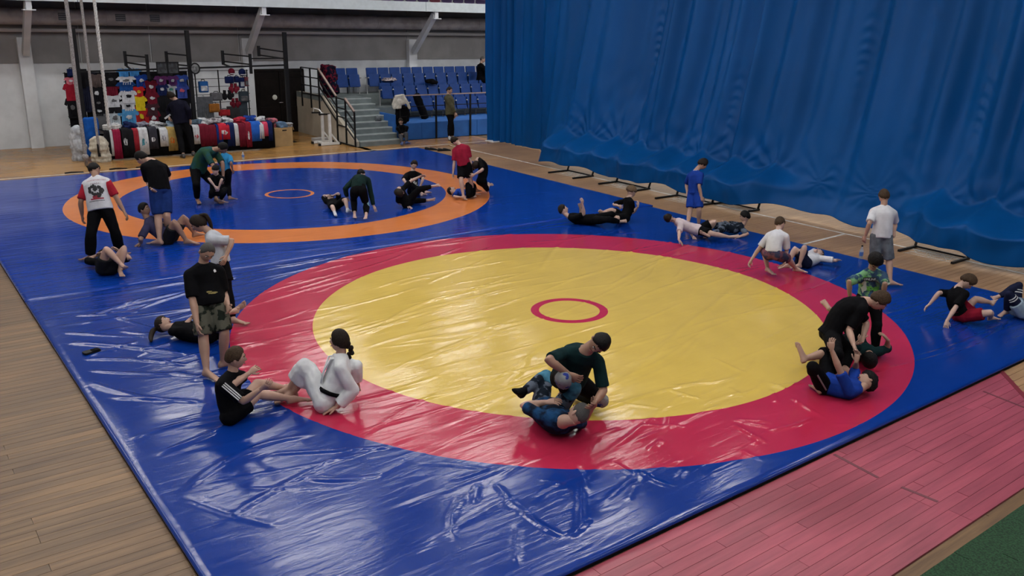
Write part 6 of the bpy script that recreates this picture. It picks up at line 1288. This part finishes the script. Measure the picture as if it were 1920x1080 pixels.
# ---------------------------------------------------------------- prints on the clothes
def decal(P, kind, polys, m, name, t, side, up=None, half=.4, lift=.004, dx=0.0, parent=None):
    """lays flat shapes [(verts2d, faces)] onto a garment, seen along its own surface"""
    o = P.built[kind]; me = o.data; off = org(o)
    bvh = BVHTree.FromPolygons([v.co for v in me.vertices], [p.vertices for p in me.polygons])
    d = {'back': P.fwd, 'front': -P.fwd}[side]; c = P.spine(t); x = (P.J['sx']).normalized(); x = -x if side == 'back' else x; u = P.up
    if side == 'front': x = -x * -1
    q = MB()
    for vs, fs in polys:
        out = []
        for a, b in vs:
            p = c + x * (a + dx) + u * b - d * half
            h_ = bvh.ray_cast(p - off, d, 1.0)
            if h_[0] is None: h_ = (p - off + d * half * .6, -d, 0, 0)
            out.append(h_[0] + off - d * lift)
        q.add(out, fs)
    return q.build(name, m, o if parent is None else parent)
def text_polys(s, size):
    cu = bpy.data.curves.new('t', 'FONT'); cu.body = s; cu.size = size; cu.align_x = 'CENTER'; cu.align_y = 'CENTER'; cu.resolution_u = 2
    o = bpy.data.objects.new('t', cu); COL.objects.link(o); dg = bpy.context.evaluated_depsgraph_get(); me = bpy.data.meshes.new_from_object(o.evaluated_get(dg))
    r = ([(v.co.x, v.co.y) for v in me.vertices], [tuple(p.vertices) for p in me.polygons])
    bpy.data.objects.remove(o); bpy.data.curves.remove(cu); bpy.data.meshes.remove(me); return r
def grid_rect(w_, h_, n=6, cy=0):
    vs = [(-w_ / 2 + w_ * i / n, cy - h_ / 2 + h_ * j / n) for j in range(n + 1) for i in range(n + 1)]
    return vs, [(j * (n + 1) + i, j * (n + 1) + i + 1, (j + 1) * (n + 1) + i + 1, (j + 1) * (n + 1) + i) for j in range(n) for i in range(n)]
def shift(p, dx, dy, s=1): return [(a * s + dx, b * s + dy) for a, b in p[0]], p[1]
def blob(cx, cy, rx, ry, seed, n=18):
    rg_ = random.Random(seed); r0 = [rg_.uniform(.75, 1.2) for _ in range(n)]
    vs = [(cx, cy)] + [(cx + rx * r0[i] * math.cos(6.2832 * i / n), cy + ry * r0[i] * math.sin(6.2832 * i / n)) for i in range(n)]
    return vs, [(0, 1 + i, 1 + (i + 1) % n) for i in range(n)]
M_pr = mat('print_red', (.26, .012, .03), .7); M_pk = mat('print_black', (.012, .012, .014), .7); M_pw = mat('print_white', (.55, .55, .57), .7)
P = PP['back_print']
decal(P, 't_shirt', [shift(text_polys('БАШКОРТОСТАН', .033), 0, .0)], M_pr, 'back_lettering', .86, 'back', dx=.05)
decal(P, 't_shirt', [shift(text_polys('БОРЬБА', .034), 0, .0)], mat('print_maroon', (.10, .012, .03), .7), 'back_lettering', .74, 'back', dx=.05)
decal(P, 't_shirt', [blob(-.09, .03, .03, .06, 1), blob(-.05, .08, .03, .025, 2), blob(.0, .05, .035, .05, 3), blob(.06, .06, .03, .035, 4), blob(.08, .0, .03, .05, 5), blob(.0, -.05, .05, .03, 6), blob(-.05, -.02, .025, .03, 7), blob(.04, -.06, .04, .045, 9), blob(-.02, .10, .02, .02, 10)], M_pk, 'wrestlers_emblem', .48, 'back', dx=.05)
decal(P, 't_shirt', [grid_rect(.19, .022)], M_pr, 'emblem_base', .24, 'back', dx=.05); decal(P, 't_shirt', [blob(0, 0, .06, .03, 12)], M_pr, 'emblem_base', .30, 'back', dx=.05); decal(P, 't_shirt', [grid_rect(.27, .008)], M_pk, 'emblem_line', .17, 'back', dx=.05)
P = PP['print_boy']; DX = -.058
decal(P, 't_shirt', [grid_rect(.15, .05)], M_pk, 'chest_label', .76, 'front', dx=DX, lift=.009); decal(P, 't_shirt', [text_polys('ONLINE', .038)], M_pw, 'chest_lettering', .76, 'front', lift=.013, dx=DX)
for k_, (m_, ps) in enumerate(((mat('print_green', (.10, .36, .05), .7), [blob(-.06, -.07, .06, .03, 3), blob(.05, -.09, .06, .04, 4), blob(-.10, .05, .03, .05, 6)]), (mat('print_pale', (.42, .46, .42), .7), [blob(-.11, -.04, .03, .09, 7), blob(.09, .06, .04, .04, 8), blob(.03, -.15, .04, .03, 9)]), (mat('print_blue', (.03, .09, .20), .7), [blob(-.03, -.16, .04, .05, 10), blob(.11, -.08, .03, .06, 11)]))):
    [decal(P, 't_shirt', [q_], m_, 'colour_patch', .60, 'front', lift=.003 + .001 * k_) for q_ in ps]
decal(PP['sit_print'], 't_shirt', [blob(0, 0, .09, .07, 3), blob(.05, -.08, .06, .04, 4)], mat('print_grey', (.30, .31, .30), .7, var=.8, vscale=30), 'chest_print', .5, 'front')
decal(PP['kneel_print'], 't_shirt', [grid_rect(.10, .02, cy=.05), grid_rect(.12, .03), grid_rect(.08, .02, cy=-.05)], M_pw, 'back_lettering', .8, 'back')
decal(PP['bent_boy'], 't_shirt', [blob(.06, 0, .02, .02, 3), blob(.06, .035, .02, .012, 4)], M_pw, 'chest_mark', .7, 'front')
decal(PP['grey_man'], 't_shirt', [blob(.04, 0, .05, .012, 5), blob(.0, .02, .03, .01, 6)], mat('print_gold', (.16, .12, .02), .6), 'hem_emblem', .12, 'front'); decal(PP['grey_man'], 't_shirt', [blob(.10, 0, .016, .02, 7)], M_pw, 'chest_mark', .76, 'front')
decal(PP['curly_boy'], 't_shirt', [blob(.05, 0, .012, .01, 5)], M_pw, 'chest_mark', .72, 'front')
# white stripes on the sleeve of the sitting boy, side stripe of black shorts
def limb_stripe(P, A, K, t0, t1, r, dirv, offs, wd, m, name):
    A = P.J[A]; K = P.J[K]; d = (K - A).normalized(); o_ = Vector(dirv); o_ = (o_ - d * o_.dot(d)).normalized(); s_ = d.cross(o_)
    for of in offs:
        q = MB(); pts = [A.lerp(K, t) + o_ * (r[0] + (r[1] - r[0]) * (t - t0) / (t1 - t0)) + s_ * of for t in np.linspace(t0, t1, 5)]
        q.tube(pts, wd, 6, ry=.006, x=s_); q.build(name, m, P.root)
CAMV = Vector((8.88, -7.51, 3.99))
P = PP['stripe_boy']; limb_stripe(P, 'shR', 'elR', .05, .88, (.072, .070), CAMV - P.J['shR'], (-.02, 0.0, .02), .006, M_pw, 'sleeve_stripe')
P = PP['curly_boy']; limb_stripe(P, 'hipL', 'knL', .1, .85, (.098, .074), CAMV - P.J['hipL'], (.0,), .009, mat('stripe_grey', (.2, .2, .21), .7), 'side_stripe')
P = PP['pads_boy']
for S in 'LR':
    for t in (.70, .8):
        q = MB(); P.leg(q, S, t, t + .035, e=.012); q.build('knee_stripe', M_pw, P.root)
P = PP['vendor']; MB().rbox(P.J['wrL'] + Vector((0, -.05, .03)), (.02, .20, .05), .005, M=Matrix.Rotation(.6, 3, 'X')).build('held_card', M_pw, P.root)
P = PP['gi_girl']    # crossed lapels
for s_ in (-1, 1):
    x = P.J['sx']; f = P.fwd
    pts = [P.spine(.99) + x * s_ * .045 + f * .01, P.spine(.88) + x * s_ * .055 + f * .115, P.spine(.62) + x * s_ * .01 + f * .135, P.spine(.3) - x * s_ * .05 + f * .125]
    q = MB(); q.tube(pts, .022, 6, ry=.009, x=x); q.build('lapel', c_gi, P.root, smooth=True)
P = PP['red_tee']; q = MB(); c = P.J['neck'] + P.up * .005; q.tube([c + P.J['sx'] * .055 * math.cos(a) + P.fwd * .052 * math.sin(a) for a in np.linspace(0, 6.28, 15)], .012, 6); q.build('collar', M_pw, P.root)
P = PP['blue_boy']; q = MB(); c = P.J['neck'] + P.up * .0; q.tube([c + P.J['sx'] * .056 * math.cos(a) + P.fwd * .052 * math.sin(a) for a in np.linspace(0, 6.28, 15)], .011, 6); q.build('collar', M_pw, P.root)
